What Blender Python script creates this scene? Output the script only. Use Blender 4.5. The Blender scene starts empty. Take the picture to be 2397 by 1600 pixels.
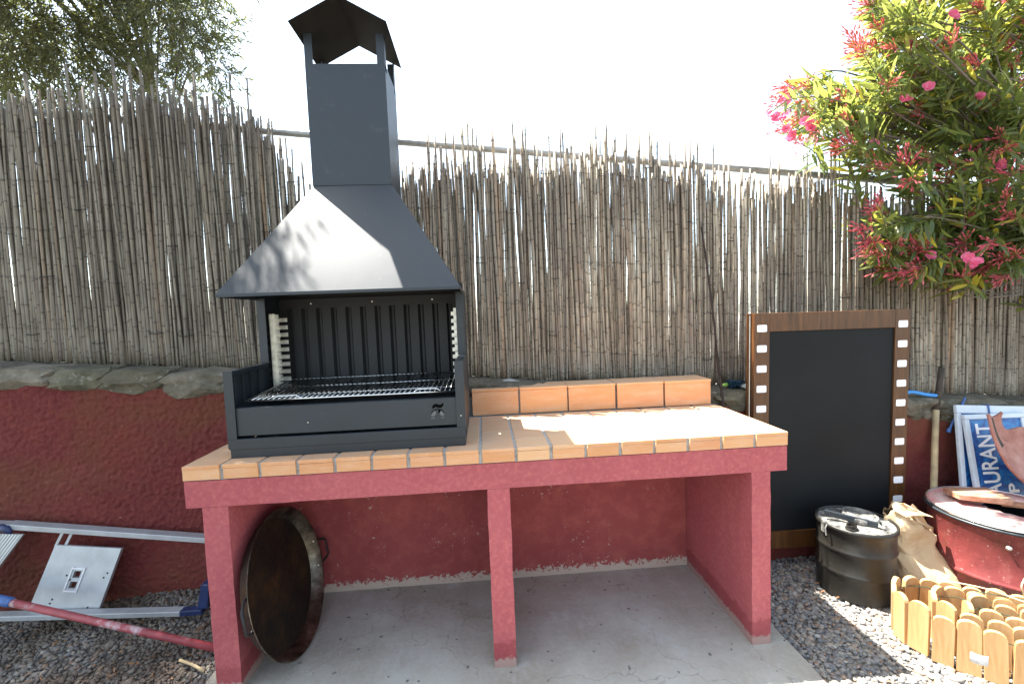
import bpy, bmesh, math, random
import numpy as np
from mathutils import Vector, Matrix, noise
random.seed(7); rng = np.random.RandomState(7)
R = math.radians; PI = math.pi
sc = bpy.context.scene
C = bpy.data.collections.new('photo_scene'); sc.collection.children.link(C)

# ------------------------------------------------------------------ camera, sky, sun, exposure
cam = bpy.data.objects.new('camera', bpy.data.cameras.new('camera')); C.objects.link(cam)
rt = Vector((0.99703003, -0.0664848, -0.03887015)); up = Vector((0.04284559, 0.05945273, 0.9973112)); fw = Vector((0.0639951, 0.99601463, -0.06212474))
m = Matrix((rt, up, -fw)).transposed().to_4x4(); m.translation = Vector((1.1514, -1.7150, 1.4283))
cam.matrix_world = m
cam.data.sensor_width = 36; cam.data.lens = 15.587; cam.data.clip_start = .05; cam.data.clip_end = 3000
sc.camera = cam

SUN_TO = Vector((-0.395, 0.215, 1.0)).normalized()           # towards the sun: behind the fence, from the left
elev = math.asin(SUN_TO.z); az = math.atan2(SUN_TO.x, SUN_TO.y)
w = bpy.data.worlds.new('World'); sc.world = w; w.use_nodes = True
nt = w.node_tree; nt.nodes.clear()
sky = nt.nodes.new('ShaderNodeTexSky'); sky.sky_type = 'NISHITA'; sky.sun_disc = False
sky.sun_elevation = elev; sky.sun_rotation = az; sky.dust_density = 2.0; sky.air_density = 1.0; sky.ozone_density = 0.6; sky.altitude = 50
bg = nt.nodes.new('ShaderNodeBackground'); bg.inputs[1].default_value = 0.10
wo = nt.nodes.new('ShaderNodeOutputWorld')
hs = nt.nodes.new('ShaderNodeHueSaturation'); hs.inputs['Saturation'].default_value = 0.68       # thin bright haze: the sky is almost white
nt.links.new(sky.outputs[0], hs.inputs['Color']); tint = nt.nodes.new('ShaderNodeMix'); tint.data_type = 'RGBA'; tint.blend_type = 'MULTIPLY'; tint.inputs[0].default_value = 1.0; tint.inputs[7].default_value = (.985, 1.02, .98, 1)
nt.links.new(hs.outputs[0], tint.inputs[6]); nt.links.new(tint.outputs[2], bg.inputs[0]); nt.links.new(bg.outputs[0], wo.inputs[0])
sun = bpy.data.objects.new('sun', bpy.data.lights.new('sun', 'SUN')); C.objects.link(sun)
sun.data.energy = 5.0; sun.data.angle = R(0.53); sun.data.color = (1.0, 0.955, 0.88)
sun.rotation_euler = SUN_TO.to_track_quat('Z', 'Y').to_euler()
sc.view_settings.view_transform = 'Standard'; sc.view_settings.look = 'None'
sc.view_settings.exposure = 2.55; sc.view_settings.gamma = 1.0; sc.view_settings.use_curve_mapping = False

# ------------------------------------------------------------------ material helpers
class NT:
    def __init__(s, name):
        s.m = bpy.data.materials.new(name); s.m.use_nodes = True; s.t = s.m.node_tree
        s.b = s.t.nodes['Principled BSDF']; s.out = s.t.nodes['Material Output']
        s.co = None
    def n(s, typ, **kw):
        x = s.t.nodes.new('ShaderNode' + typ)
        for k, v in kw.items():
            if isinstance(k, str) and k.startswith('i_'): x.inputs[k[2:].replace('_', ' ')].default_value = v
            else: setattr(x, k, v)
        return x
    def l(s, a, b): s.t.links.new(a, b)
    def coord(s, scale=(1, 1, 1), kind='Object'):
        tc = s.n('TexCoord'); mp = s.n('Mapping'); mp.inputs['Scale'].default_value = scale
        s.l(tc.outputs[kind], mp.inputs['Vector']); return mp.outputs[0]
    def world(s, scale=(1, 1, 1)):
        g = s.n('NewGeometry'); mp = s.n('Mapping'); mp.inputs['Scale'].default_value = scale
        s.l(g.outputs['Position'], mp.inputs['Vector']); return mp.outputs[0]
    def noise(s, vec, scale, detail=4, rough=.55, dist=0):
        x = s.n('TexNoise'); x.inputs['Scale'].default_value = scale; x.inputs['Detail'].default_value = detail
        x.inputs['Roughness'].default_value = rough; x.inputs['Distortion'].default_value = dist
        s.l(vec, x.inputs['Vector']); return x.outputs['Fac']
    def ramp(s, fac, stops):
        x = s.n('ValToRGB'); e = x.color_ramp.elements
        while len(e) < len(stops): e.new(.5)
        for i, (p, c) in enumerate(stops):
            e[i].position = p; e[i].color = (c, c, c, 1) if isinstance(c, (int, float)) else (*c, 1)
        s.l(fac, x.inputs[0]); return x.outputs[0]
    def mix(s, fac, a, b, mode='MIX'):
        x = s.n('Mix', data_type='RGBA', blend_type=mode)
        for sock, v in ((x.inputs[0], fac), (x.inputs[6], a), (x.inputs[7], b)):
            if hasattr(v, 'links') or hasattr(v, 'is_linked'): s.l(v, sock)
            elif isinstance(v, (int, float)): sock.default_value = v if sock.type == 'VALUE' else (v, v, v, 1)
            else: sock.default_value = (*v, 1)
        return x.outputs[2]
    def math(s, op, a, b=None, clamp=False):
        x = s.n('Math', operation=op, use_clamp=clamp)
        for i, v in enumerate((a, b)):
            if v is None: continue
            if isinstance(v, (int, float)): x.inputs[i].default_value = v
            else: s.l(v, x.inputs[i])
        return x.outputs[0]
    def rand(s):
        o = s.n('ObjectInfo'); g = s.n('NewGeometry')
        a = s.math('ADD', o.outputs['Random'], g.outputs['Random Per Island']); return s.math('FRACT', a)
    def bump(s, h, strength=.3, dist=.01):
        x = s.n('Bump'); x.inputs['Strength'].default_value = strength; x.inputs['Distance'].default_value = dist
        s.l(h, x.inputs['Height']); s.l(x.outputs[0], s.b.inputs['Normal'])
    def base(s, c):
        if isinstance(c, tuple): s.b.inputs['Base Color'].default_value = (*c, 1)
        else: s.l(c, s.b.inputs['Base Color'])
    def rough(s, r):
        if isinstance(r, (int, float)): s.b.inputs['Roughness'].default_value = r
        else: s.l(r, s.b.inputs['Roughness'])
    def zcoord(s):
        g = s.n('NewGeometry'); x = s.n('SeparateXYZ'); s.l(g.outputs['Position'], x.inputs[0]); return x.outputs

M = {}
def simple(name, col, rough=.6, metal=0, var=.15, scale=30, bumps=.1, dirt=None):
    t = NT(name); v = t.coord(); f = t.noise(v, scale)
    c2 = tuple(min(1, c * (1 + var)) for c in col); c1 = tuple(c * (1 - var) for c in col)
    c = t.ramp(f, [(.3, c1), (.7, c2)])
    if dirt:
        d = t.ramp(t.noise(t.coord(), scale * .35, 6, .7), [(dirt[1], 0), (dirt[1] + .12, 1)]); c = t.mix(d, c, dirt[0])
    t.base(c); t.rough(rough); t.b.inputs['Metallic'].default_value = metal
    if bumps: t.bump(f, bumps, .002)
    M[name] = t.m; return t

def plaster(name, col, col2, bstr, bscale, spots, specks=False, dirty_foot=False):
    t = NT(name); v = t.world(); f = t.noise(v, 2.2, 5, .6); g = t.noise(v, bscale, 6, .65)
    c = t.mix(t.ramp(f, [(.35, 0), (.65, 1)]), col, col2)
    c = t.mix(t.ramp(g, [(.45, 0), (.75, .5)]), c, (min(1, col[0] * 1.55 + .01), col[1] * 1.9 + .008, col[2] * 1.5 + .005))
    if name == 'red_wall':                        # faded and rust-brown areas of an old coat
        c = t.mix(t.ramp(t.noise(t.world((1, 1, 1.6)), 1.3, 5, .65), [(.46, 0), (.62, .75)]), c, (.15, .052, .028))
        c = t.mix(t.ramp(t.noise(t.world((.5, 1, 1)), 3.1, 6, .7), [(.56, 0), (.74, .5)]), c, (.24, .075, .065))
    if specks:                                    # worn bare plaster along the foot of the wall and in scattered chips
        z = t.zcoord()
        foot = t.math('SUBTRACT', 1.0, t.math('MULTIPLY', z[2], 13.0), True)
        n1 = t.noise(t.world((1, 1, 1)), 55, 5, .75)
        n2 = t.noise(t.world(), 4.0, 3, .6)
        mk = t.math('GREATER_THAN', t.math('ADD', n1, t.math('MULTIPLY', foot, .42)), .70)
        chips = t.math('MULTIPLY', t.math('GREATER_THAN', n1, .63), t.math('GREATER_THAN', n2, .56))
        c = t.mix(t.math('MAXIMUM', mk, chips), c, (.42, .33, .27))
    if dirty_foot:                                      # second coat and splashed dirt on the lowest hand's breadth, small chips on the edges
        z = t.zcoord(); n1 = t.noise(t.world(), 22, 5, .7)
        k_ = t.math('SUBTRACT', t.math('ADD', 1.0, t.math('MULTIPLY', n1, .8)), t.math('MULTIPLY', z[2], 10.0))
        c = t.mix(t.ramp(k_, [(.30, 0), (.42, .55)]), c, (.19, .030, .034))
        c = t.mix(t.ramp(t.math('ADD', t.math('MULTIPLY', z[2], -14.0), t.math('ADD', t.noise(t.world(), 60, 5, .75), .55)), [(.50, 0), (.62, .7)]), c, (.33, .27, .23))
        c = t.mix(t.math('GREATER_THAN', t.noise(t.world(), 38, 4, .75), .735), c, (.44, .34, .30))
        c = t.mix(t.ramp(t.noise(t.world((1, 1, .35)), 6, 5, .65), [(.45, 0), (.75, .25)]), c, (.42, .13, .135))
    if spots:
        s_ = t.noise(v, 120, 2, .5); c = t.mix(t.math('GREATER_THAN', s_, .77), c, (.5, .42, .38))
    t.base(c); t.rough(.82); t.b.inputs['Specular IOR Level'].default_value = .25
    t.bump(t.mix(.5, g, t.noise(v, bscale * 4, 4)), bstr, .012); M[name] = t.m
plaster('red_wall', (.165, .032, .027), (.135, .025, .027), 1.0, 60, True)
plaster('red_recess', (.27, .058, .056), (.23, .046, .047), .25, 14, False, True)
plaster('pink_paint', (.345, .082, .092), (.305, .070, .078), .22, 60, False, False, True)

t = NT('concrete'); v = t.world(); f = t.noise(v, 1.9, 6, .6); g = t.noise(v, 45, 5, .7)
c = t.ramp(f, [(.32, (.24, .205, .155)), (.5, (.325, .305, .255)), (.68, (.41, .41, .365))])
c = t.mix(t.math('GREATER_THAN', t.noise(t.world(), 26, 1, .5), .74), c, (.10, .095, .09))
c = t.mix(t.math('MULTIPLY', t.math('GREATER_THAN', t.noise(t.world((1, 2.5, 1)), 9, 5, .7), .69), .8), c, (.30, .11, .10))
vo = t.n('TexVoronoi', feature='DISTANCE_TO_EDGE'); vo.inputs['Scale'].default_value = 1.3; wv = t.n('VectorMath', operation='ADD'); nz = t.n('TexNoise'); nz.inputs['Scale'].default_value = 5; nz.inputs['Detail'].default_value = 6; t.l(v, nz.inputs['Vector']); sc_v = t.n('VectorMath', operation='SCALE'); sc_v.inputs[3].default_value = .35; t.l(nz.outputs['Color'], sc_v.inputs[0]); t.l(v, wv.inputs[0]); t.l(sc_v.outputs[0], wv.inputs[1]); t.l(wv.outputs[0], vo.inputs['Vector'])
c = t.mix(t.math('MULTIPLY', t.math('LESS_THAN', vo.outputs['Distance'], .0022), .45), c, (.08, .075, .07))
c = t.mix(t.ramp(t.noise(t.world((1, .6, 1)), 4.5, 7, .72), [(.55, 0), (.72, .6)]), c, (.46, .47, .47))
c = t.mix(t.ramp(g, [(.4, 0), (.75, .4)]), c, (.42, .42, .41)); t.base(c); t.rough(.85); t.bump(g, .35, .006); M['concrete'] = t.m

t = NT('mortar'); v = t.world(); g = t.noise(v, 70, 5, .7); t.base(t.ramp(g, [(.3, (.20, .20, .19)), (.7, (.42, .42, .40))])); t.rough(.95); t.bump(g, .6, .006); M['mortar'] = t.m

t = NT('old_mortar'); v = t.world(); g = t.noise(v, 30, 7, .7); t.base(t.ramp(g, [(.3, (.05, .045, .032)), (.6, (.12, .105, .08)), (.75, (.30, .27, .22))])); t.rough(.95); t.bump(g, .9, .015); M['old_mortar'] = t.m
t = NT('terracotta_tile'); v = t.world((1, 1, 1)); r_ = t.rand()
c = t.ramp(r_, [(0, (.54, .245, .10)), (.35, (.60, .31, .14)), (.7, (.55, .245, .11)), (1, (.62, .36, .18))])
f = t.noise(t.world((.6, 1.6, 2.5)), 14, 5, .7); c = t.mix(t.ramp(f, [(.45, 0), (.75, .5)]), c, (.62, .43, .30))
g = t.noise(v, 160, 3); c = t.mix(t.ramp(g, [(.3, .12), (.7, 0)]), c, (.3, .12, .05))
z = t.n('NewGeometry'); sx = t.n('SeparateXYZ'); t.l(z.outputs['Normal'], sx.inputs[0])
dust = t.math('MULTIPLY', t.ramp(sx.outputs[2], [(.5, 0), (.95, 1)]), t.ramp(t.noise(v, 5, 4), [(.3, .35), (.7, .75)]))
c = t.mix(dust, c, (.40, .31, .225)); t.base(c); t.rough(.7); t.bump(t.mix(.5, f, g), .18, .003); M['tile'] = t.m

t = NT('stone'); v = t.world(); r_ = t.rand()
c = t.ramp(r_, [(0, (.10, .085, .055)), (.4, (.155, .132, .092)), (.75, (.21, .18, .14)), (1, (.125, .112, .07))])
f = t.noise(v, 9, 7, .7); c = t.mix(t.ramp(f, [(.35, .75), (.6, 0)]), c, (.05, .05, .028))
c = t.mix(t.ramp(t.noise(v, 30, 4, .7), [(.58, 0), (.7, .7)]), c, (.30, .29, .24)); t.base(c); t.rough(.95); t.bump(t.noise(v, 24, 8, .7), .9, .02); M['stone'] = t.m

t = NT('pebble'); r_ = t.rand()
c = t.ramp(r_, [(0, (.12, .12, .125)), (.3, (.20, .195, .185)), (.5, (.27, .245, .20)), (.65, (.17, .17, .175)), (.8, (.33, .29, .23)), (.93, (.26, .15, .09)), (1, (.42, .40, .36))])
v = t.world(); f = t.noise(v, 90, 3, .7); c = t.mix(t.ramp(f, [(.4, .3), (.7, 0)]), c, (.09, .085, .08))
z = t.zcoord()                                     # finer, browner grit and dead leaf bits on the left side of the yard
left = t.ramp(z[0], [(0.0, 1), (.08, 0)]); lf = t.math('MULTIPLY', left, t.ramp(t.noise(v, 3.2, 4, .6), [(.4, .25), (.62, .9)]))
c = t.mix(lf, c, (.075, .050, .033)); t.base(c); t.rough(.8); M['pebble'] = t.m

t = NT('ground_soil'); v = t.world(); vo = t.n('TexVoronoi'); vo.inputs['Scale'].default_value = 55; t.l(v, vo.inputs['Vector'])
c = t.ramp(vo.outputs['Color'], [(0, (.07, .065, .055)), (1, (.19, .17, .145))]); c = t.mix(t.ramp(t.noise(v, .7, 4), [(.4, 0), (.6, .5)]), c, (.12, .105, .08))
t.base(c); t.rough(.95); t.bump(vo.outputs['Distance'], .8, .02); M['soil'] = t.m

def cane_mat(name, dark):
    t = NT(name); r_ = t.rand()
    k = dark
    c = t.ramp(r_, [(0, (.23 * k, .185 * k, .14 * k)), (.2, (.32 * k, .27 * k, .20 * k)), (.45, (.42 * k, .37 * k, .285 * k)), (.7, (.34 * k, .305 * k, .24 * k)), (.88, (.49 * k, .435 * k, .345 * k)), (.95, (.36 * k, .23 * k, .13 * k)), (1, (.20 * k, .18 * k, .16 * k))])
    v = t.world((60, 60, 7)); f = t.noise(v, 1.0, 4, .65); c = t.mix(t.ramp(f, [(.38, .65), (.6, 0)]), c, (.11 * k, .088 * k, .066 * k))
    f2 = t.noise(t.world((1.2, 1.2, 1.6)), 1.5, 4, .6); c = t.mix(t.ramp(f2, [(.42, .5), (.6, 0)]), c, (.14 * k, .115 * k, .092 * k))
    z = t.zcoord(); old_shade = t.math('ADD', t.math('MULTIPLY', t.noise(t.world((6, 6, .2)), 1.0, 2), .5), z[0])      # left screening darkened: older canes, plus tree shade put into the colour
    c = t.mix(t.math('MULTIPLY', t.ramp(old_shade, [(.30, 1), (.55, 0)]), .45), c, (.075, .062, .045))
    a = t.n('Attribute'); a.attribute_name = 'node'; c = t.mix(a.outputs['Fac'], c, (.055, .04, .03))
    t.base(c); t.rough(.62); t.b.inputs['Specular IOR Level'].default_value = .35
    t.bump(f, .25, .004); M[name] = t.m
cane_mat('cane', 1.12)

t = NT('black_paint'); v = t.coord(); f = t.noise(v, 5, 6, .7)
g = t.noise(t.coord((1, 1, .15)), 45, 4, .7)
c = t.ramp(f, [(.3, (.009, .014, .019)), (.7, (.014, .021, .028))]); c = t.mix(t.ramp(t.noise(v, 17, 6, .75), [(.60, 0), (.78, .30)]), c, (.10, .105, .11))
c = t.mix(t.ramp(t.noise(t.coord((1, 3, 14)), 5, 6, .8, .4), [(.64, 0), (.72, .28)]), c, (.14, .145, .15))
c = t.mix(t.math('GREATER_THAN', t.noise(v, 75, 2, .5), .80), c, (.30, .30, .29))
t.base(c); t.rough(t.ramp(f, [(.3, .45), (.7, .52)])); t.b.inputs['Specular IOR Level'].default_value = .6; t.bump(t.noise(v, 260, 2), .04, .001); M['black_paint'] = t.m
simple('black_inside', (.009, .009, .009), .7, 0, .3, 12, .1)
t = simple('cut_out', (.002, .002, .002), .9, 0, .1, 9, 0); t.b.inputs['Specular IOR Level'].default_value = .05
t = simple('shaded_cowl', (.012, .011, .010), .8, 0, .4, 9, .1); t.b.inputs['Specular IOR Level'].default_value = .15  # same black paint for the cowl, dulled to put underside shade into it
simple('back_plate', (.020, .021, .022), .6, 0, .15, 7, .05)
t = simple('chrome', (.78, .78, .76), .22, 1.0, .06, 40, 0)
t = simple('zinc', (.72, .70, .64), .38, .85, .15, 25, .05)
simple('galvanised', (.32, .33, .33), .5, .6, .2, 20, .1)
simple('aluminium', (.40, .42, .44), .5, .45, .12, 14, .08, ((.50, .49, .46), .60))
simple('aluminium_tread', (.45, .47, .48), .45, .6, .1, 14, .05, ((.55, .53, .5), .62))
simple('blue_plastic', (.012, .025, .085), .45, 0, .3, 30, .1, ((.25, .27, .32), .62))
simple('blue_sleeve', (.05, .12, .32), .5, 0, .3, 40, .1)
simple('hose_blue', (.05, .25, .60), .4, 0, .15, 30, 0)
simple('pole_paint', (.26, .045, .055), .55, 0, .3, 20, .1, ((.48, .42, .43), .56))
simple('wire', (.03, .028, .027), .6, .5, .2, 60, 0)
simple('green_wire', (.03, .06, .04), .5, .3, .2, 60, 0)
simple('rod_rust', (.035, .022, .018), .8, .3, .5, 20, .2)
simple('rake_wood', (.36, .27, .15), .7, 0, .25, 18, .1); simple('charred', (.05, .038, .028), .9, 0, .4, 30, .2)
t = simple('blackboard', (.0085, .0098, .0108), .6, 0, .25, 2.5, .03, ((.075, .080, .084), .60)); t.b.inputs['Specular IOR Level'].default_value = .2
simple('white_print', (.80, .79, .80), .5, 0, .03, 20, 0)
simple('label_grey', (.62, .62, .64), .35, 0, .2, 60, 0)
simple('rock_grey', (.30, .32, .31), .8, 0, .2, 20, .2); simple('dark_glass', (.012, .03, .05), .15, 0, .3, 20, 0); simple('green_cap', (.25, .42, .08), .5, 0, .2, 20, 0)
simple('dry_stalk', (.52, .43, .24), .7, 0, .2, 40, 0)
simple('bark', (.13, .105, .08), .9, 0, .35, 30, .6)
simple('olive_bark', (.11, .10, .08), .9, 0, .3, 20, .6)
def wood(name, c1, c2, c3, sc_=1.0, rough=.5, axis=(9, 9, 1)):
    t = NT(name); v = t.coord(tuple(a * sc_ for a in axis)); f = t.noise(v, 4, 6, .65, .6)
    c = t.ramp(f, [(.3, c1), (.5, c2), (.72, c3)]); r_ = t.rand(); c = t.mix(t.math('MULTIPLY', r_, .35), c, c1)
    t.base(c); t.rough(rough); t.bump(f, .15, .002); M[name] = t.m
wood('brown_varnish', (.045, .018, .007), (.090, .036, .011), (.14, .060, .020), 1, .33)
wood('edging_wood', (.34, .18, .070), (.45, .27, .115), (.53, .35, .175), 1, .65)
wood('plank_wood', (.20, .075, .035), (.34, .17, .10), (.46, .30, .22), 1, .7, (1.2, 9, 9))
t = NT('pan_iron'); v = t.coord(); f = t.noise(v, 6, 7, .75); g = t.noise(v, 40, 5, .7)
c = t.ramp(f, [(.38, (.006, .006, .005)), (.52, (.020, .014, .007)), (.66, (.060, .030, .009))]); c = t.mix(t.ramp(g, [(.62, 0), (.75, .4)]), c, (.10, .05, .015))
t.base(c); t.rough(t.ramp(g, [(.3, .42), (.7, .68)])); t.b.inputs['Metallic'].default_value = .45; t.bump(g, .15, .002); M['pan_iron'] = t.m
t = NT('pan_wall'); v = t.coord(); f = t.noise(v, 7, 6, .7); g = t.noise(v, 50, 5, .7)
c = t.ramp(f, [(.35, (.025, .022, .018)), (.5, (.12, .10, .075)), (.68, (.30, .27, .22))])
t.base(c); t.rough(t.ramp(g, [(.3, .28), (.7, .5)])); t.b.inputs['Metallic'].default_value = .9; t.bump(g, .1, .002); M['pan_wall'] = t.m
t = NT('drum_black'); v = t.coord(); f = t.noise(v, 8, 6, .7); g = t.noise(v, 60, 4, .7)
c = t.mix(t.ramp(g, [(.62, 0), (.72, .35)]), (.012, .011, .009), (.13, .115, .09)); t.base(c); t.rough(t.ramp(f, [(.3, .28), (.7, .55)])); t.b.inputs['Specular IOR Level'].default_value = .5; t.bump(f, .12, .004); M['drum_black'] = t.m
t = NT('drum_lid'); v = t.coord(); f = t.noise(v, 22, 6, .75)
c = t.ramp(f, [(.40, (.035, .035, .034)), (.55, (.17, .165, .15)), (.72, (.36, .34, .29))]); t.base(c); t.rough(.6); t.bump(f, .2, .003); M['drum_lid'] = t.m
t = NT('drum_red'); v = t.coord(); f = t.noise(v, 9, 7, .75); g = t.noise(v, 45, 4, .7)
c = t.ramp(f, [(.35, (.11, .020, .020)), (.6, (.18, .036, .034)), (.75, (.26, .095, .085))]); c = t.mix(t.ramp(g, [(.62, 0), (.70, .8)]), c, (.45, .33, .30)); c = t.mix(t.ramp(t.noise(t.coord((1, 1, .3)), 14, 6, .75), [(.55, 0), (.68, .75)]), c, (.10, .035, .022)); t.base(c); t.rough(.42); t.bump(f, .1, .004); M['drum_red'] = t.m
t = NT('drum_red_top'); v = t.coord(); f = t.noise(v, 12, 7, .75)
c = t.ramp(f, [(.35, (.45, .17, .16)), (.55, (.52, .33, .30)), (.7, (.60, .52, .49))]); t.base(c); t.rough(.6); M['drum_red_top'] = t.m
t = NT('rusty_clay'); v = t.coord(); f = t.noise(v, 7, 7, .7); g = t.noise(v, 55, 4)
c = t.ramp(f, [(.3, (.17, .055, .040)), (.5, (.31, .13, .10)), (.7, (.40, .22, .18))]); t.base(c); t.rough(.75); t.bump(g, .2, .003); M['rusty_clay'] = t.m
t = NT('kraft_paper'); v = t.coord(); f = t.noise(v, 10, 4); t.base(t.ramp(f, [(.3, (.44, .30, .16)), (.7, (.54, .39, .23))])); t.rough(.8); t.bump(t.noise(v, 60, 4), .15, .004); M['kraft_paper'] = t.m
t = NT('sign_blue'); v = t.coord(); f = t.noise(v, 9, 4, .6, 2.5)
t.base(t.ramp(f, [(.35, (.012, .030, .16)), (.5, (.010, .085, .30)), (.62, (.015, .19, .45)), (.72, (.02, .06, .25))])); t.rough(.35); M['sign_blue'] = t.m
simple('sign_frame', (.52, .58, .64), .45, 0, .06, 20, 0)
def leafmat(name, stops, trans=.35, rough=.4):
    t = NT(name); r_ = t.rand(); c = t.ramp(r_, stops); t.base(c); t.rough(rough)
    tr = t.n('BsdfTranslucent'); mxs = t.n('MixShader'); mxs.inputs[0].default_value = trans
    bright = t.mix(.55, c, (.52, .56, .10) if name != 'petal' else (.9, .2, .35)); t.l(bright, tr.inputs[0])
    t.l(t.b.outputs[0], mxs.inputs[1]); t.l(tr.outputs[0], mxs.inputs[2]); t.l(mxs.outputs[0], t.out.inputs[0]); M[name] = t.m
leafmat('oleander_leaf', [(0, (.045, .080, .030)), (.35, (.080, .125, .042)), (.7, (.125, .165, .055)), (.93, (.20, .20, .065)), (.96, (.50, .42, .04)), (1, (.60, .48, .05))], .45, .26)
leafmat('olive_leaf', [(0, (.035, .048, .034)), (.5, (.062, .078, .052)), (.85, (.11, .125, .08)), (1, (.14, .13, .06))], .25, .5)
leafmat('dead_leaf', [(0, (.16, .07, .03)), (.5, (.26, .13, .06)), (.8, (.12, .08, .05)), (1, (.40, .16, .05))], .1, .8)
leafmat('petal', [(0, (.75, .10, .24)), (1, (.80, .22, .36))], .4, .6)
leafmat('bud', [(0, (.50, .030, .085)), (.5, (.70, .08, .17)), (1, (.80, .22, .26))], .45, .5)

# ------------------------------------------------------------------ mesh helpers
def link(o, parent=None):
    C.objects.link(o)
    if parent is not None: o.parent = parent
    return o
def tag(o, label=None, cat=None, group=None, kind=None):
    if label: o['label'] = label
    if cat: o['category'] = cat
    if group: o['group'] = group
    if kind: o['kind'] = kind
    return o
def empty(name, loc=(0, 0, 0), label=None, cat=None, group=None, rot=None):
    o = bpy.data.objects.new(name, None); C.objects.link(o); o.location = loc; o.empty_display_size = .1
    if rot: o.rotation_euler = rot
    return tag(o, label, cat, group)
class MB:
    def __init__(s): s.v = []; s.f = []; s.mi = []; s.a = []
    def add(s, vs, fs, mi=0, a=0.0):
        n = len(s.v); s.v += [tuple(x) for x in vs]; s.f += [tuple(i + n for i in f) for f in fs]; s.mi += [mi] * len(fs)
        s.a += (a if isinstance(a, list) else [a] * len(vs)); return s
    def box(s, x0, x1, y0, y1, z0, z1, mi=0, mat=None):
        vs = [Vector((x, y, z)) for z in (z0, z1) for y in (y0, y1) for x in (x0, x1)]
        if mat: vs = [mat @ v for v in vs]
        return s.add(vs, [(0, 2, 3, 1), (4, 5, 7, 6), (0, 1, 5, 4), (2, 6, 7, 3), (0, 4, 6, 2), (1, 3, 7, 5)], mi)
    def prism(s, pts, h0, h1, axis='z', mi=0, mat=None):
        n = len(pts)
        def P(a, b, h): return Vector({'z': (a, b, h), 'y': (a, h, b), 'x': (h, a, b)}[axis])
        vs = [P(a, b, h0) for a, b in pts] + [P(a, b, h1) for a, b in pts]
        if mat: vs = [mat @ v for v in vs]
        fs = [tuple(range(n))[::-1], tuple(range(n, 2 * n))] + [(i, (i + 1) % n, n + (i + 1) % n, n + i) for i in range(n)]
        return s.add(vs, fs, mi)
    def tube(s, path, rad, n=6, mi=0, closed=False, caps=True, flat=1.0, a=None):
        path = [Vector(p) for p in path]; k = len(path); vs = []; fs = []; at = []
        rads = rad if isinstance(rad, (list, tuple)) else [rad] * k
        ref = None
        for i, p in enumerate(path):
            if closed: d = path[(i + 1) % k] - path[i - 1]
            else: d = path[min(i + 1, k - 1)] - path[max(i - 1, 0)]
            d = d.normalized() if d.length > 1e-9 else Vector((0, 0, 1))
            if ref is None: ref = d.orthogonal().normalized()
            ref = (ref - d * ref.dot(d)); ref = ref.normalized() if ref.length > 1e-6 else d.orthogonal().normalized()
            b = d.cross(ref)
            for j in range(n):
                t_ = 2 * PI * j / n; vs.append(p + rads[i] * (math.cos(t_) * ref + flat * math.sin(t_) * b)); at.append(a[i] if a else 0.0)
        for i in range(k if closed else k - 1):
            for j in range(n):
                q = (i + 1) % k; fs.append((i * n + j, i * n + (j + 1) % n, q * n + (j + 1) % n, q * n + j))
        if caps and not closed: fs += [tuple(range(n))[::-1], tuple(range((k - 1) * n, k * n))]
        return s.add(vs, fs, mi, at)
    def lathe(s, prof, n=48, mi=0, cap0=False, cap1=False):
        k = len(prof); vs = [(r * math.cos(2 * PI * j / n), r * math.sin(2 * PI * j / n), z) for r, z in prof for j in range(n)]
        fs = [(i * n + j, i * n + (j + 1) % n, (i + 1) * n + (j + 1) % n, (i + 1) * n + j) for i in range(k - 1) for j in range(n)]
        if cap0: fs.append(tuple(range(n))[::-1])
        if cap1: fs.append(tuple(range((k - 1) * n, k * n)))
        return s.add(vs, fs, mi)
    def mesh(s, name, mats, smooth=False, attr=False):
        me = bpy.data.meshes.new(name); me.from_pydata(s.v, [], s.f)
        for mm in (mats if isinstance(mats, (list, tuple)) else [mats]): me.materials.append(M[mm] if isinstance(mm, str) else mm)
        if any(s.mi): me.polygons.foreach_set('material_index', s.mi)
        if attr:
            at = me.attributes.new('node', 'FLOAT', 'POINT'); at.data.foreach_set('value', s.a)
        if smooth: me.polygons.foreach_set('use_smooth', [True] * len(me.polygons))
        me.update(); return me
    def obj(s, name, mats, parent=None, smooth=False, bevel=0, seg=2, attr=False, loc=None, autosmooth=None):
        o = link(bpy.data.objects.new(name, s.mesh(name, mats, smooth, attr)), parent)
        if loc is not None: o.location = loc
        if bevel:
            b = o.modifiers.new('bevel', 'BEVEL'); b.width = bevel; b.segments = seg; b.limit_method = 'ANGLE'; b.angle_limit = R(35)
        if autosmooth:
            e = o.modifiers.new('es', 'EDGE_SPLIT'); e.split_angle = R(autosmooth)
        return o
def np_mesh(name, V, F, mat, attr=None):
    me = bpy.data.meshes.new(name); nf, k = F.shape
    me.vertices.add(len(V)); me.vertices.foreach_set('co', V.astype(np.float32).ravel())
    me.loops.add(nf * k); me.loops.foreach_set('vertex_index', F.astype(np.int32).ravel())
    me.polygons.add(nf); me.polygons.foreach_set('loop_start', np.arange(0, nf * k, k, dtype=np.int32))
    me.update(calc_edges=True); me.materials.append(M[mat])
    if attr is not None:
        a = me.attributes.new('node', 'FLOAT', 'POINT'); a.data.foreach_set('value', attr.astype(np.float32))
    return me
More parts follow.
